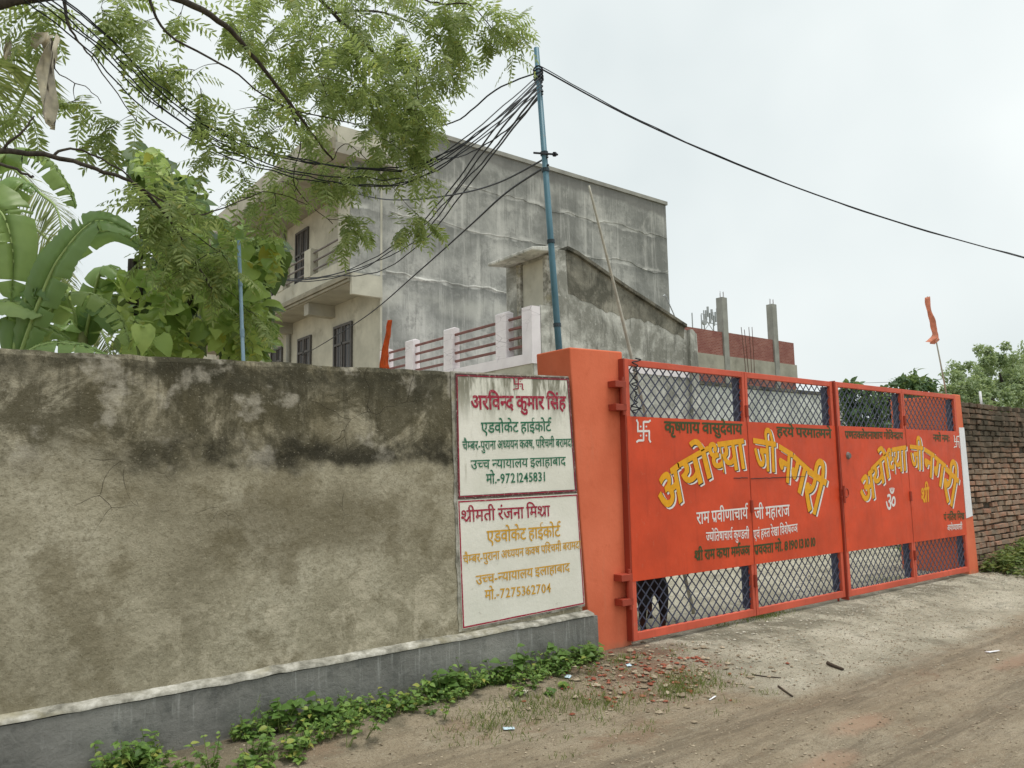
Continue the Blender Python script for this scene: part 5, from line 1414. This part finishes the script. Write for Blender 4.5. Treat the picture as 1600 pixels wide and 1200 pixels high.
banana_leaf(ba, [at(10, 580, 5.0), at(60, 540, 5.0), at(120, 538, 5.0), at(170, 556, 5.0)], 0.11, (0, -0.6, 0.8), 5, 5, 0.8)
bb_ = thing('banana_plant', (-0.2, 6.4, 0.1), 'banana plant with a torn drooping leaf at the picture edge above the wall', 'banana plant', 'banana plants behind the wall')
bx = at(-60, 600, 5.6)
MB().tube(catmull([(bx.x, bx.y, 0), (bx.x, bx.y, 1.5), at(-40, 480, 5.6)], 5), [0.12 - .006 * i for i in range(11)], 10).build('pseudostem', 'banana_trunk', bb_, smooth=True)
banana_leaf(bb_, [at(-60, 520, 5.5), at(-20, 300, 5.4), at(20, 235, 5.4), at(70, 245, 5.45), at(105, 290, 5.5), at(118, 325, 5.5)], 0.15, (0.35, -0.5, 0.75), 14, 11, 0.75)
banana_leaf(bb_, [at(-70, 480, 5.3), at(-35, 340, 5.2), at(0, 330, 5.15), at(20, 390, 5.1), at(18, 470, 5.1)], 0.19, (0.1, -0.95, 0.2), 4, 12, 0.2)
banana_leaf(bb_, [at(-70, 500, 5.3), at(-30, 480, 5.2), at(15, 470, 5.1), at(70, 492, 5.0)], 0.15, (0, -0.7, 0.7), 4, 13, 0.6)
banana_leaf(bb_, [at(-60, 470, 5.7), at(-20, 380, 5.8), at(30, 290, 5.9), at(60, 300, 5.9)], 0.12, (0.3, -0.6, 0.6), 10, 14, 0.6)
banana_leaf(bb_, [at(-60, 560, 5.3), at(0, 500, 5.3), at(50, 500, 5.3), at(110, 530, 5.3)], 0.11, (0, -0.5, 0.85), 9, 15, 0.7)
bc = thing('banana_plant', (1.0, 6.9, 0.1), 'small shaded banana plant half hidden behind the big arched leaf', 'banana plant', 'banana plants behind the wall')
MB().tube(catmull([(1.0, 6.9, 0), (1.0, 6.9, 1.4), at(130, 520, 6.3)], 5), [0.09 - .005 * i for i in range(11)], 10).build('pseudostem', 'banana_trunk', bc, smooth=True)
for k, (e, m_2) in enumerate((((90, 540), (110, 500)), ((180, 520), (150, 470)), ((60, 480), (100, 450)), ((200, 440), (160, 420)), ((120, 560), (125, 540)))):
    banana_leaf(bc, [at(130, 540, 6.3), at(*m_2, 6.2), at(*e, 6.1)], 0.12, (0, -0.6, 0.8), 5, 30 + k, 0.6)

# ------------------------------------------------------------------ coconut palm fronds, dry hanging leaf
cp = thing('palm', (-0.6, 8.0, 0.1), 'palm with feathery fronds showing between the banana and neem leaves', 'palm')
MB().tube(catmull([at(-90, 700, 6.8) * 1.0, at(-80, 420, 6.8), at(-60, 250, 6.8)], 6), [0.12] * 13, 10).build('trunk', 'bark', cp, smooth=True)
def frond(pts, L0, seed):
    r = random.Random(seed); P = catmull([at(*q) for q in pts], 8); mb = MB(); n_ = len(P) - 1
    for i in range(3, n_ + 1):
        t = i / n_; tg_ = (P[i] - P[i - 1]).normalized()
        for sg in (1, -1):
            for q in range(2):
                s_ = tg_.cross(Vector((0, -1, 0.3))).normalized() * sg
                d_ = (s_ * 0.8 + tg_ * 0.55 + DOWN * r.uniform(0.3, 0.8) + rvec(r) * .15).normalized()
                L = L0 * (0.45 + 0.75 * math.sin(math.pi * min(1, t * .9 + .08))) * r.uniform(.8, 1.1)
                b_ = P[i] - tg_ * (P[i] - P[i - 1]).length * 0.5 * q; w = 0.011
                k = len(mb.v); m_2 = b_ + d_ * L * 0.5; e_ = b_ + d_ * L + DOWN * L * 0.22; x_ = tg_ * w
                mb.v += [tuple(b_ - x_ * .5), tuple(b_ + x_ * .5), tuple(m_2 + x_), tuple(m_2 - x_), tuple(e_)]
                mb.f += [(k, k + 1, k + 2, k + 3), (k + 3, k + 2, k + 4)]
    fr = mb.build('frond', 'palm_leaf', cp, fix=False)
    MB().tube(P, [lerp(0.022, 0.004, i / n_) for i in range(n_ + 1)], 6).build('rachis', 'banana_midrib', fr, smooth=True)
frond([(-60, 250, 6.8), (10, 195, 6.6), (40, 140, 6.4), (56, 105, 6.3), (62, 85, 6.2)], 0.30, 1)
frond([(-60, 250, 6.8), (-10, 130, 6.6), (5, 90, 6.5), (30, 70, 6.4)], 0.34, 2)
frond([(-60, 250, 6.8), (0, 250, 6.6), (60, 300, 6.5), (90, 330, 6.4), (100, 400, 6.3)], 0.30, 3)
frond([(-60, 250, 6.8), (20, 330, 6.8), (80, 380, 6.8), (110, 440, 6.7)], 0.3, 4)
frond([(60, 400, 6.9), (120, 460, 6.7), (160, 520, 6.5), (175, 560, 6.4)], 0.22, 5)
dl = thing('dry_sheath', at(85, 60, 4.72), 'dry papery brown sheath hanging from a neem twig at upper left', 'dead leaf')
mb = MB(); rows_ = [(84, 58, 6), (80, 85, 9), (77, 110, 12), (76, 135, 9), (75, 160, 10), (74, 182, 8), (78, 198, 2)]; N = 6
for i, (x, y, w) in enumerate(rows_):
    for j in range(N):
        t = j / (N - 1) - 0.5; q = at(x + w * 2 * t * (1 + .2 * nz3(i, j)), y + 3 * nz3(i * .9, j * .8), 4.72); q += Vector((0.03 * math.sin(t * 7 + i), 0.05 * math.cos(t * 5 + i * .8), 0)); mb.v.append(tuple(q))
mb.f = [(i * N + j, i * N + j + 1, (i + 1) * N + j + 1, (i + 1) * N + j) for i in range(len(rows_) - 1) for j in range(N - 1)]
o = mb.build('blade', 'dry_leaf', dl, smooth=True, fix=False); o.modifiers.new('thickness', 'SOLIDIFY').thickness = 0.004
mb = MB(); rows_ = [(12, 66, 3), (12, 74, 6), (11, 84, 5), (13, 90, 2)]
for i, (x, y, w) in enumerate(rows_):
    for j in range(N):
        t = j / (N - 1) - 0.5; q = at(x + w * 2 * t, y, 4.7) + Vector((0, 0.04 * math.cos(t * 5 + i), 0)); mb.v.append(tuple(q))
mb.f = [(i * N + j, i * N + j + 1, (i + 1) * N + j + 1, (i + 1) * N + j) for i in range(len(rows_) - 1) for j in range(N - 1)]
dl2 = mb.build('dry_leaf', 'dry_leaf', smooth=True, fix=False); dl2.modifiers.new('thickness', 'SOLIDIFY').thickness = 0.004
tag(dl2, 'small curled dead leaf dangling at the left picture edge', 'dead leaf')
mb = MB(); rows_ = [(52, 53, 4), (62, 56, 12), (63, 66, 13), (62, 74, 5)]
for i, (x, y, w) in enumerate(rows_):
    for j in range(N):
        t = j / (N - 1) - 0.5; q = at(x + w * 2 * t, y, 4.72) + Vector((0, 0.05 * math.cos(t * 4 + i), 0)); mb.v.append(tuple(q))
mb.f = [(i * N + j, i * N + j + 1, (i + 1) * N + j + 1, (i + 1) * N + j) for i in range(len(rows_) - 1) for j in range(N - 1)]
dl3 = mb.build('dry_leaf', 'dry_leaf', smooth=True, fix=False); dl3.modifiers.new('thickness', 'SOLIDIFY').thickness = 0.004
tag(dl3, 'crumpled brown dead leaf caught below the thick neem limb', 'dead leaf')

# ------------------------------------------------------------------ far trees and bushes
def tree(name, label, base, trunk_h, blobs, leaf, n, mat, seed, r0=0.25, group=None, shape='ovate'):
    r = random.Random(seed); t = thing(name, base, label, 'tree' if 'tree' in name else 'bush', group)
    base = Vector(base)
    c0 = sum((Vector(q[:3]) for q in blobs), Vector()) / len(blobs)
    fork = base + Vector((0, 0, trunk_h))
    MB().tube(catmull([base - Vector((0, 0, .2)), base.lerp(fork, .5) + Vector((.1 * r0, 0, 0)), fork], 4), [lerp(r0, r0 * .7, i / 8) for i in range(9)], 8).build('trunk', 'bark', t, smooth=True)
    for q in blobs:
        e = Vector(q[:3]); P = catmull([fork, (fork + e) / 2 + Vector((0, 0, .1 * q[3])), e], 4)
        MB().tube(P, [lerp(r0 * .5, r0 * .08, i / (len(P) - 1)) for i in range(len(P))], 6).build('limb', 'bark', t, smooth=True)
    mb = MB(); tot = sum(q[3] ** 2 for q in blobs)
    for q in blobs:
        k_ = int(n * q[3] ** 2 / tot)
        tufts = [(Vector(q[:3]) + rvec(r) * q[3] * r.uniform(.45, 1.05), q[3] * r.uniform(.16, .34)) for _ in range(22)]
        for _ in range(k_):
            tc_, tr = r.choice(tufts)
            p_ = tc_ + rvec(r) * tr * r.random() ** .4 * Vector((1, 1, 1)).length / 1.732
            d_ = (rvec(r) + DOWN * .3).normalized(); L = leaf * r.uniform(.7, 1.3)
            blade_leaf(mb, p_, d_, (Vector((0, 0, 1)) + rvec(r) * .8).normalized(), L, L * .6, shape, r)
    tag(mb.build('crown', mat, t, fix=False), kind='stuff')
    return t
def W(px, py, Yp, r): p_ = onY(px, py, Yp); return (p_.x, p_.y, p_.z, r)
tree('shade_tree', 'large hazy green tree with a rounded crown beyond the brick wall', (40.5, 14, 0.2), 2.6,
     [W(1505, 615, 14, 1.1), W(1530, 596, 14.5, 1.2), W(1562, 583, 14, 1.3), W(1600, 572, 14.5, 1.5), W(1590, 610, 13.6, 1.6), W(1545, 618, 13.6, 1.3), W(1645, 575, 14, 1.9), W(1690, 595, 14, 2.0), W(1500, 640, 14, 1.1)], 0.13, 42000, 'far_leaf_hazed', 3, 0.45, shape='tiny')
tree('small_tree', 'small dark-leaved tree topping the far gate leaf', (20.2, 9.2, 0.2), 1.2,
     [W(1418, 602, 9, .34), W(1436, 600, 9.2, .36), W(1450, 615, 9, .34), W(1395, 640, 9.0, .5), W(1370, 650, 9.2, .55), W(1345, 660, 9.4, .5), W(1420, 640, 8.8, .5), W(1330, 620, 9.4, .45), W(1400, 700, 9, .6), W(1360, 720, 9.2, .6)], 0.17, 3800, 'dark_leaf', 4, 0.09)
for k, (x, y, rr, lb) in enumerate(((14.6, 6.6, .5, 'low green bush inside the gate by the far pillar'), (16.8, 8.2, .65, 'rounded bush inside the yard, second from the far pillar'), (19.5, 10.4, .8, 'bush at the back of the yard below the small dark tree'), (12.9, 5.9, .3, 'leafy weed clump against the inner face of the far pillar'))):
    tree('bush', lb, (x, y, 0.12), 0.25, [(x, y, 0.35 + rr * .5, rr), (x - rr * .7, y + .1, 0.25 + rr * .35, rr * .7), (x + rr * .7, y, .25 + rr * .35, rr * .7)], 0.13, 900, 'dark_leaf' if k != 3 else 'weed_leaf', 20 + k, 0.03, group='bushes in the yard')
# shrubbery along the back of the yard
for k in range(5):
    x = 21.5 + 2.6 * k; y = 8.0 + 0.8 * (k % 2)
    tree('bush', '%s dark shrub of the hedge row behind the far gate leaf' % ('nearest second third fourth farthest'.split()[k]), (x, y, .12), .5,
         [(x, y, 1.2, .9), (x + .9, y + .2, 1.0, .8), (x - .8, y, .9, .8), (x, y - .2, 2.0, .8)], .17, 1100, 'dark_leaf', 40 + k, .05, group='bushes in the yard')

# ------------------------------------------------------------------ goat behind the lattice
def goat():
    g = thing('goat', (5.50, 5.35, 0.11), 'black goat with brown lower legs standing behind the gate lattice', 'goat')
    gz = 0.105
    c0 = onZ(1026, 985, gz); yaw = math.atan2(c0.y, c0.x)       # faces the gate
    fx = Vector((0.62, 0.78, 0)).normalized(); sx = Vector((-fx.y, fx.x, 0))
    org = Vector((5.47, 4.97, gz)) + fx * 0.64
    def Wp(f_, s_, z): return org + fx * f_ + sx * s_ + Vector((0, 0, z))
    verts, edges, rad = [], [], []
    def V(p_, r_): verts.append(p_); rad.append(r_); return len(verts) - 1
    def E(a, c2): edges.append((a, c2))
    pel = V(Wp(-0.62, 0, 0.53), 0.115); bel = V(Wp(-0.38, 0, 0.49), 0.14); che = V(Wp(-0.10, 0, 0.50), 0.135); brs = V(Wp(0.02, 0, 0.55), 0.11)
    E(pel, bel); E(bel, che); E(che, brs)
    nk = V(Wp(0.13, 0, 0.70), 0.065); hd = V(Wp(0.20, 0, 0.82), 0.062); mz = V(Wp(0.31, 0, 0.77), 0.045); nose = V(Wp(0.37, 0, 0.745), 0.032)
    E(brs, nk); E(nk, hd); E(hd, mz); E(mz, nose)
    tl = V(Wp(-0.73, 0, 0.60), 0.025); tl2 = V(Wp(-0.80, 0, 0.66), 0.015); E(pel, tl); E(tl, tl2)
    for s_ in (-1, 1):
        a = V(Wp(-0.04, s_ * .075, 0.40), 0.060); c2 = V(Wp(0.0, s_ * .082, 0.235), 0.036); d_ = V(Wp(0.01, s_ * .082, 0.075), 0.024); e = V(Wp(0.025, s_ * .082, 0.03), 0.027)
        E(che, a); E(a, c2); E(c2, d_); E(d_, e)
        a = V(Wp(-0.62, s_ * .09, 0.38), 0.085); c2 = V(Wp(-0.70, s_ * .095, 0.235), 0.045); d_ = V(Wp(-0.655, s_ * .095, 0.08), 0.031); e = V(Wp(-0.64, s_ * .085, 0.03), 0.026)
        E(pel, a); E(a, c2); E(c2, d_); E(d_, e)
        er = V(Wp(0.17, s_ * .075, 0.84), 0.022); er2 = V(Wp(0.16, s_ * .14, 0.79), 0.018); E(hd, er); E(er, er2)
    me = bpy.data.meshes.new('body'); me.from_pydata([tuple(v - ORIGIN[g.name]) for v in verts], edges, [])
    o = bpy.data.objects.new('body', me); COL.objects.link(o); o.parent = g
    md = o.modifiers.new('skin', 'SKIN'); md.use_smooth_shade = True
    for i, sv in enumerate(me.skin_vertices[0].data): sv.radius = (rad[i], rad[i]); sv.use_root = i == 0
    o.modifiers.new('sub', 'SUBSURF').levels = 2; o.modifiers['sub'].render_levels = 2
    b = NB('goat_coat'); X, Y, Zs = b.xyz()
    c = b.mix(b.fit(b.add(Zs, b.mul(b.noise(20, 3), .06)), 0.30, 0.21), (0.013, 0.012, 0.014), (0.075, 0.030, 0.022))
    b.set(col=c, rough=0.65, spec=0.25, normal=b.bump(b.noise(160, 3), .4, .004)); me.materials.append(b.m)
    for f_, zz in ((0.03, 0), (-0.635, 0)):
        for s_ in (-1, 1):
            p_ = Wp(f_, s_ * (.082 if f_ > 0 else .085), 0)
            MB().tube([p_ + Vector((0, 0, -.01)), p_ + Vector((0, 0, .045))], [0.031, 0.024], 8).build('hoof', 'hoof', g, smooth=True)
    for s_ in (-1, 1):
        MB().tube(catmull([Wp(.18, s_ * .03, .86), Wp(.13, s_ * .04, .95), Wp(.05, s_ * .06, 1.0)], 4), [.016 - .0015 * i for i in range(9)], 7).build('horn', 'hoof', g, smooth=True)
        MB().tube([Wp(.245, s_ * .052, .825), Wp(.248, s_ * .058, .825)], [.012, .008], 8).build('eye', 'window_dark', g, smooth=True)
goat()

# ------------------------------------------------------------------ weeds, grass, rubble, litter
R3 = random.Random(21)
def gz(x, y): return ground_z(x, y)
mb = MB(); sm = MB()
spots = []
for _ in range(860):
    x = R3.uniform(0.8, 4.38)
    dens = 0.55 + 0.45 * math.sin(x * 3.1) * math.sin(x * 1.7 + 1)
    y = 4.54 - abs(R3.gauss(0, 0.16 + 0.12 * sstep(2.6, 1.2, x)))
    if R3.random() > dens + .12 or y < 3.75 or nz3(x * 1.9, y * 2.2, 4) < -0.22: continue
    spots.append((x, y, R3.uniform(.05, .16) * (1.35 if R3.random() < .15 else 1)))
for x, y, hh in spots:
    b_ = Vector((x, y, gz(x, y) - .01))
    for k in range(R3.randint(2, 4)):
        d_ = (Vector((R3.uniform(-.6, .6), R3.uniform(-.8, .3), 1))).normalized(); tp = b_ + d_ * hh * R3.uniform(.7, 1.2)
        sm.tube([b_, b_.lerp(tp, .5) + rvec(R3) * .01, tp], [.0025, .002, .0015], 4, cap=False)
        for q in range(R3.randint(4, 7)):
            a = R3.uniform(0, 6.283); ld = Vector((math.cos(a), math.sin(a), R3.uniform(-.3, .5))).normalized(); L = R3.uniform(.014, .05)
            blade_leaf(mb, b_.lerp(tp, R3.uniform(.35, 1.05)), ld, (Vector((0, -.3, 1)) + rvec(R3) * .4).normalized(), L, L * R3.uniform(.55, .95), 'ovate', R3)
wd = mb.build('weeds', 'weed_leaf', fix=False); tag(wd, 'low leafy green weeds growing along the foot of the plinth', 'weeds', kind='stuff')
ws = sm.build('stems', 'green_stem', wd, fix=False); tag(ws, kind='stuff')
# a few larger weed plants that stand out
for k, (px, py, hh, lb) in enumerate(((800, 1062, .22, 'large round-leaved weed standing out against the plinth'), (865, 1050, .20, 'round-leaved weed close to the end of the plinth'), (915, 1038, .17, 'dark bushy weed at the foot of the orange pillar'), (500, 1140, .17, 'leafy weed tuft beside the plinth near the bottom edge'), (440, 1150, .19, 'small upright weed standing by itself against the plinth'), (690, 1100, .20, 'tall weed in the middle of the row along the plinth'))):
    p_ = onY(px, py, 4.46); p_.z = gz(p_.x, p_.y) - .01
    w_ = thing('weed_plant', p_, lb, 'weed', 'larger weeds along the plinth')
    s2_ = MB()
    lf = []
    for q in range(7):
        d_ = Vector((R3.uniform(-.7, .7), R3.uniform(-.7, .15), 1)).normalized(); tp = p_ + d_ * hh * R3.uniform(.7, 1.15)
        s2_.tube([p_, p_.lerp(tp, .5) + rvec(R3) * .012, tp], [.004, .003, .002], 5)
        for j in range(5):
            lf.append(p_.lerp(tp, R3.uniform(.45, 1.02)))
    tag(s2_.build('stems', 'green_stem', w_, fix=False), kind='stuff')
    for q in lf:
        m2_ = MB(); a = R3.uniform(0, 6.283); L = R3.uniform(.045, .085)
        blade_leaf(m2_, q, Vector((math.cos(a), math.sin(a), R3.uniform(-.2, .35))).normalized(), (Vector((0, -.35, 1)) + rvec(R3) * .3).normalized(), L, L * .95, 'ovate', R3)
        m2_.build('leaf', 'weed_leaf', w_, smooth=True, fix=False)
# weeds by the brick wall
mb = MB()
for _ in range(420):
    x = R3.uniform(11.75, 15.0); y = 4.62 - abs(R3.gauss(0, .28)); hh = R3.uniform(.08, .30) * sstep(4.0, 4.65, y + .2)
    b_ = Vector((x, y, gz(x, y)))
    for q in range(9):
        a = R3.uniform(0, 6.283); L = R3.uniform(.04, .09)
        blade_leaf(mb, b_ + Vector((R3.uniform(-.05, .05), R3.uniform(-.05, .05), hh * R3.random())), Vector((math.cos(a), math.sin(a), R3.uniform(-.2, .7))).normalized(), (Vector((0, -.3, 1)) + rvec(R3) * .4).normalized(), L, L * .6, 'ovate', R3)
tag(mb.build('weeds', 'grass_blade', fix=False), 'straggling weeds along the foot of the brick wall', 'weeds', kind='stuff')
# grass tufts on the earth
mb = MB()
def tuft(x, y, n_, hh, sp):
    for _ in range(n_):
        px_, py_ = x + R3.gauss(0, sp), y + R3.gauss(0, sp * .6); b_ = Vector((px_, py_, gz(px_, py_) - .003))
        d_ = Vector((R3.uniform(-.6, .6), R3.uniform(-.6, .6), 1)).normalized(); L = hh * R3.uniform(.5, 1.2); s_ = d_.cross(rvec(R3)).normalized() * .0022
        k = len(mb.v); m_2 = b_ + d_ * L * .6; e_ = b_ + d_ * L + Vector((d_.x, d_.y, -.2)) * L * .4
        mb.v += [tuple(b_ - s_), tuple(b_ + s_), tuple(m_2 + s_ * .8), tuple(m_2 - s_ * .8), tuple(e_)]; mb.f += [(k, k + 1, k + 2, k + 3), (k + 3, k + 2, k + 4)]
for px, py, n_, sp in ((1080, 1062, 520, .17), (1050, 1075, 260, .12), (1180, 972, 420, .16), (1200, 968, 250, .15), (950, 1095, 260, .16), (880, 1100, 300, .17), (820, 1110, 260, .14), (760, 1130, 200, .12), (980, 1045, 120, .1), (1390, 912, 150, .2), (1120, 985, 120, .1)):
    p_ = onZ(px, py, .05); tuft(p_.x, p_.y, n_, .055, sp)
for k in range(90):
    x, y = R3.uniform(2.4, 5.2), R3.uniform(3.3, 4.4); tuft(x, y, 10, .04, .04)
for k in range(60): tuft(R3.uniform(11.9, 17), R3.uniform(3.4, 4.5), 22, .09, .12)
tag(mb.build('grass', 'grass_blade', fix=False), 'thin grass tufts on the bare earth before the gate', 'grass', kind='stuff')
# stones and chips
def rocks(name, mat, n_, pos, smin, smax, label, seed):
    r = random.Random(seed); mb = MB(); out = 0
    ico = [(0, 0, 1), (.9, 0, .3), (.28, .85, .3), (-.72, .52, .3), (-.72, -.52, .3), (.28, -.85, .3), (0, 0, -.6)]
    fc = [(0, 1, 2), (0, 2, 3), (0, 3, 4), (0, 4, 5), (0, 5, 1), (6, 2, 1), (6, 3, 2), (6, 4, 3), (6, 5, 4), (6, 1, 5)]
    for _ in range(n_):
        x, y = pos(r); s_ = smin + (smax - smin) * r.random() ** 3; a = r.uniform(0, 6.283); ca, sa = math.cos(a), math.sin(a)
        sx, sy, sz = s_ * r.uniform(.7, 1.4), s_ * r.uniform(.6, 1.1), s_ * r.uniform(.4, .8); z = gz(x, y) + sz * .25
        vs = []
        for q in ico:
            X_, Y_, Z_ = (q[0] * sx + r.uniform(-.2, .2) * s_, q[1] * sy + r.uniform(-.2, .2) * s_, q[2] * sz + r.uniform(-.1, .1) * s_)
            vs.append((x + X_ * ca - Y_ * sa, y + X_ * sa + Y_ * ca, z + Z_))
        mb.add(vs, fc)
    tag(mb.build(name, mat, fix=False), label, 'gravel', kind='stuff')
rocks('rubble_stones', 'stone_earth', 600, lambda r: (r.gauss(4.5, .5), r.gauss(4.10, .28)), .004, .034, 'earthy clods and stones mixed into the brick chips', 9)
rocks('gravel', 'stone_pale', 6000, lambda r: (5.0 + r.random() ** .8 * 8.0, 4.6 - abs(r.gauss(0, .65))), .003, .017, 'pale gravel and mortar crumbs on the apron before the gate', 1)
rocks('brick_rubble', 'stone_red', 520, lambda r: (r.gauss(4.45, .40), r.gauss(4.10, .24)), .004, .030, 'broken red brick chips heaped below the orange pillar', 2)
rocks('road_stones', 'stone_earth', 20000, lambda r: (r.uniform(1.0, 9.0), r.uniform(1.2, 4.4)), .0015, .011, 'small earthy stones scattered over the lane', 3)
rocks('yard_gravel', 'stone_pale', 1600, lambda r: (r.uniform(5.0, 13.0), r.uniform(4.7, 9.0)), .006, .026, 'pale gravel on the yard floor behind the gate', 4)
# litter and sticks
def scrap(px, py, L, w_, mat, label, seed, name='plastic_scrap', cat='litter'):
    p_ = onZ(px, py, 0.03); r = random.Random(seed); a = r.uniform(-.6, .6); mb = MB(); n1, n2 = 6, 4
    for i in range(n1):
        for j in range(n2):
            u_, v_ = (i / (n1 - 1) - .5) * L, (j / (n2 - 1) - .5) * w_
            x, y = p_.x + u_ * math.cos(a) - v_ * math.sin(a), p_.y + u_ * math.sin(a) + v_ * math.cos(a)
            mb.v.append((x, y, gz(x, y) + .008 + .012 * abs(nz3(i * .9, j * 1.1, seed))))
    mb.f = [(i * n2 + j, i * n2 + j + 1, (i + 1) * n2 + j + 1, (i + 1) * n2 + j) for i in range(n1 - 1) for j in range(n2 - 1)]
    o = mb.build(name, mat, smooth=True, fix=False); o.modifiers.new('thickness', 'SOLIDIFY').thickness = .0015
    tag(o, label, cat, 'litter on the lane')
scrap(795, 1138, .07, .03, 'plastic_blue', 'pale scrap of plastic lying on the lane near the weeds', 1)
scrap(888, 1078, .06, .04, 'plastic_blue', 'light blue plastic scrap beside the brick chips', 2)
scrap(1550, 1011, .12, .05, 'paper_white', 'flat white scrap lying on the lane at the far right', 3)
scrap(983, 1058, .04, .03, 'plastic_blue', 'tiny blue wrapper among the brick chips by the pillar', 4)
scrap(1113, 1083, .09, .012, 'paper_white', 'thin white strip lying on the earth below the grass tuft', 5)
scrap(820, 1100, .06, .035, 'stone_pale', 'flat pale stone chip at the edge of the weeds', 6, 'stone_chip', 'stone')
def stick(pxs, r0, label):
    P = [onZ(px, py, .03) for px, py in pxs]
    for q in P: q.z = gz(q.x, q.y) + r0 * .8
    o = MB().tube(catmull(P, 4), [r0 * (1 - .04 * i) for i in range(4 * (len(P) - 1) + 1)], 6).build('stick', 'stick_wood', smooth=True)
    tag(o, label, 'stick', 'sticks on the ground')
stick([(1293, 1034), (1305, 1038), (1317, 1042)], .016, 'short dark stick lying on the pale apron')
stick([(1216, 1064), (1226, 1072), (1238, 1079)], .009, 'thin brown stick on the earth just before the apron')
stick([(1175, 1048), (1195, 1050), (1220, 1052)], .006, 'slender twig along the edge of the pale apron')
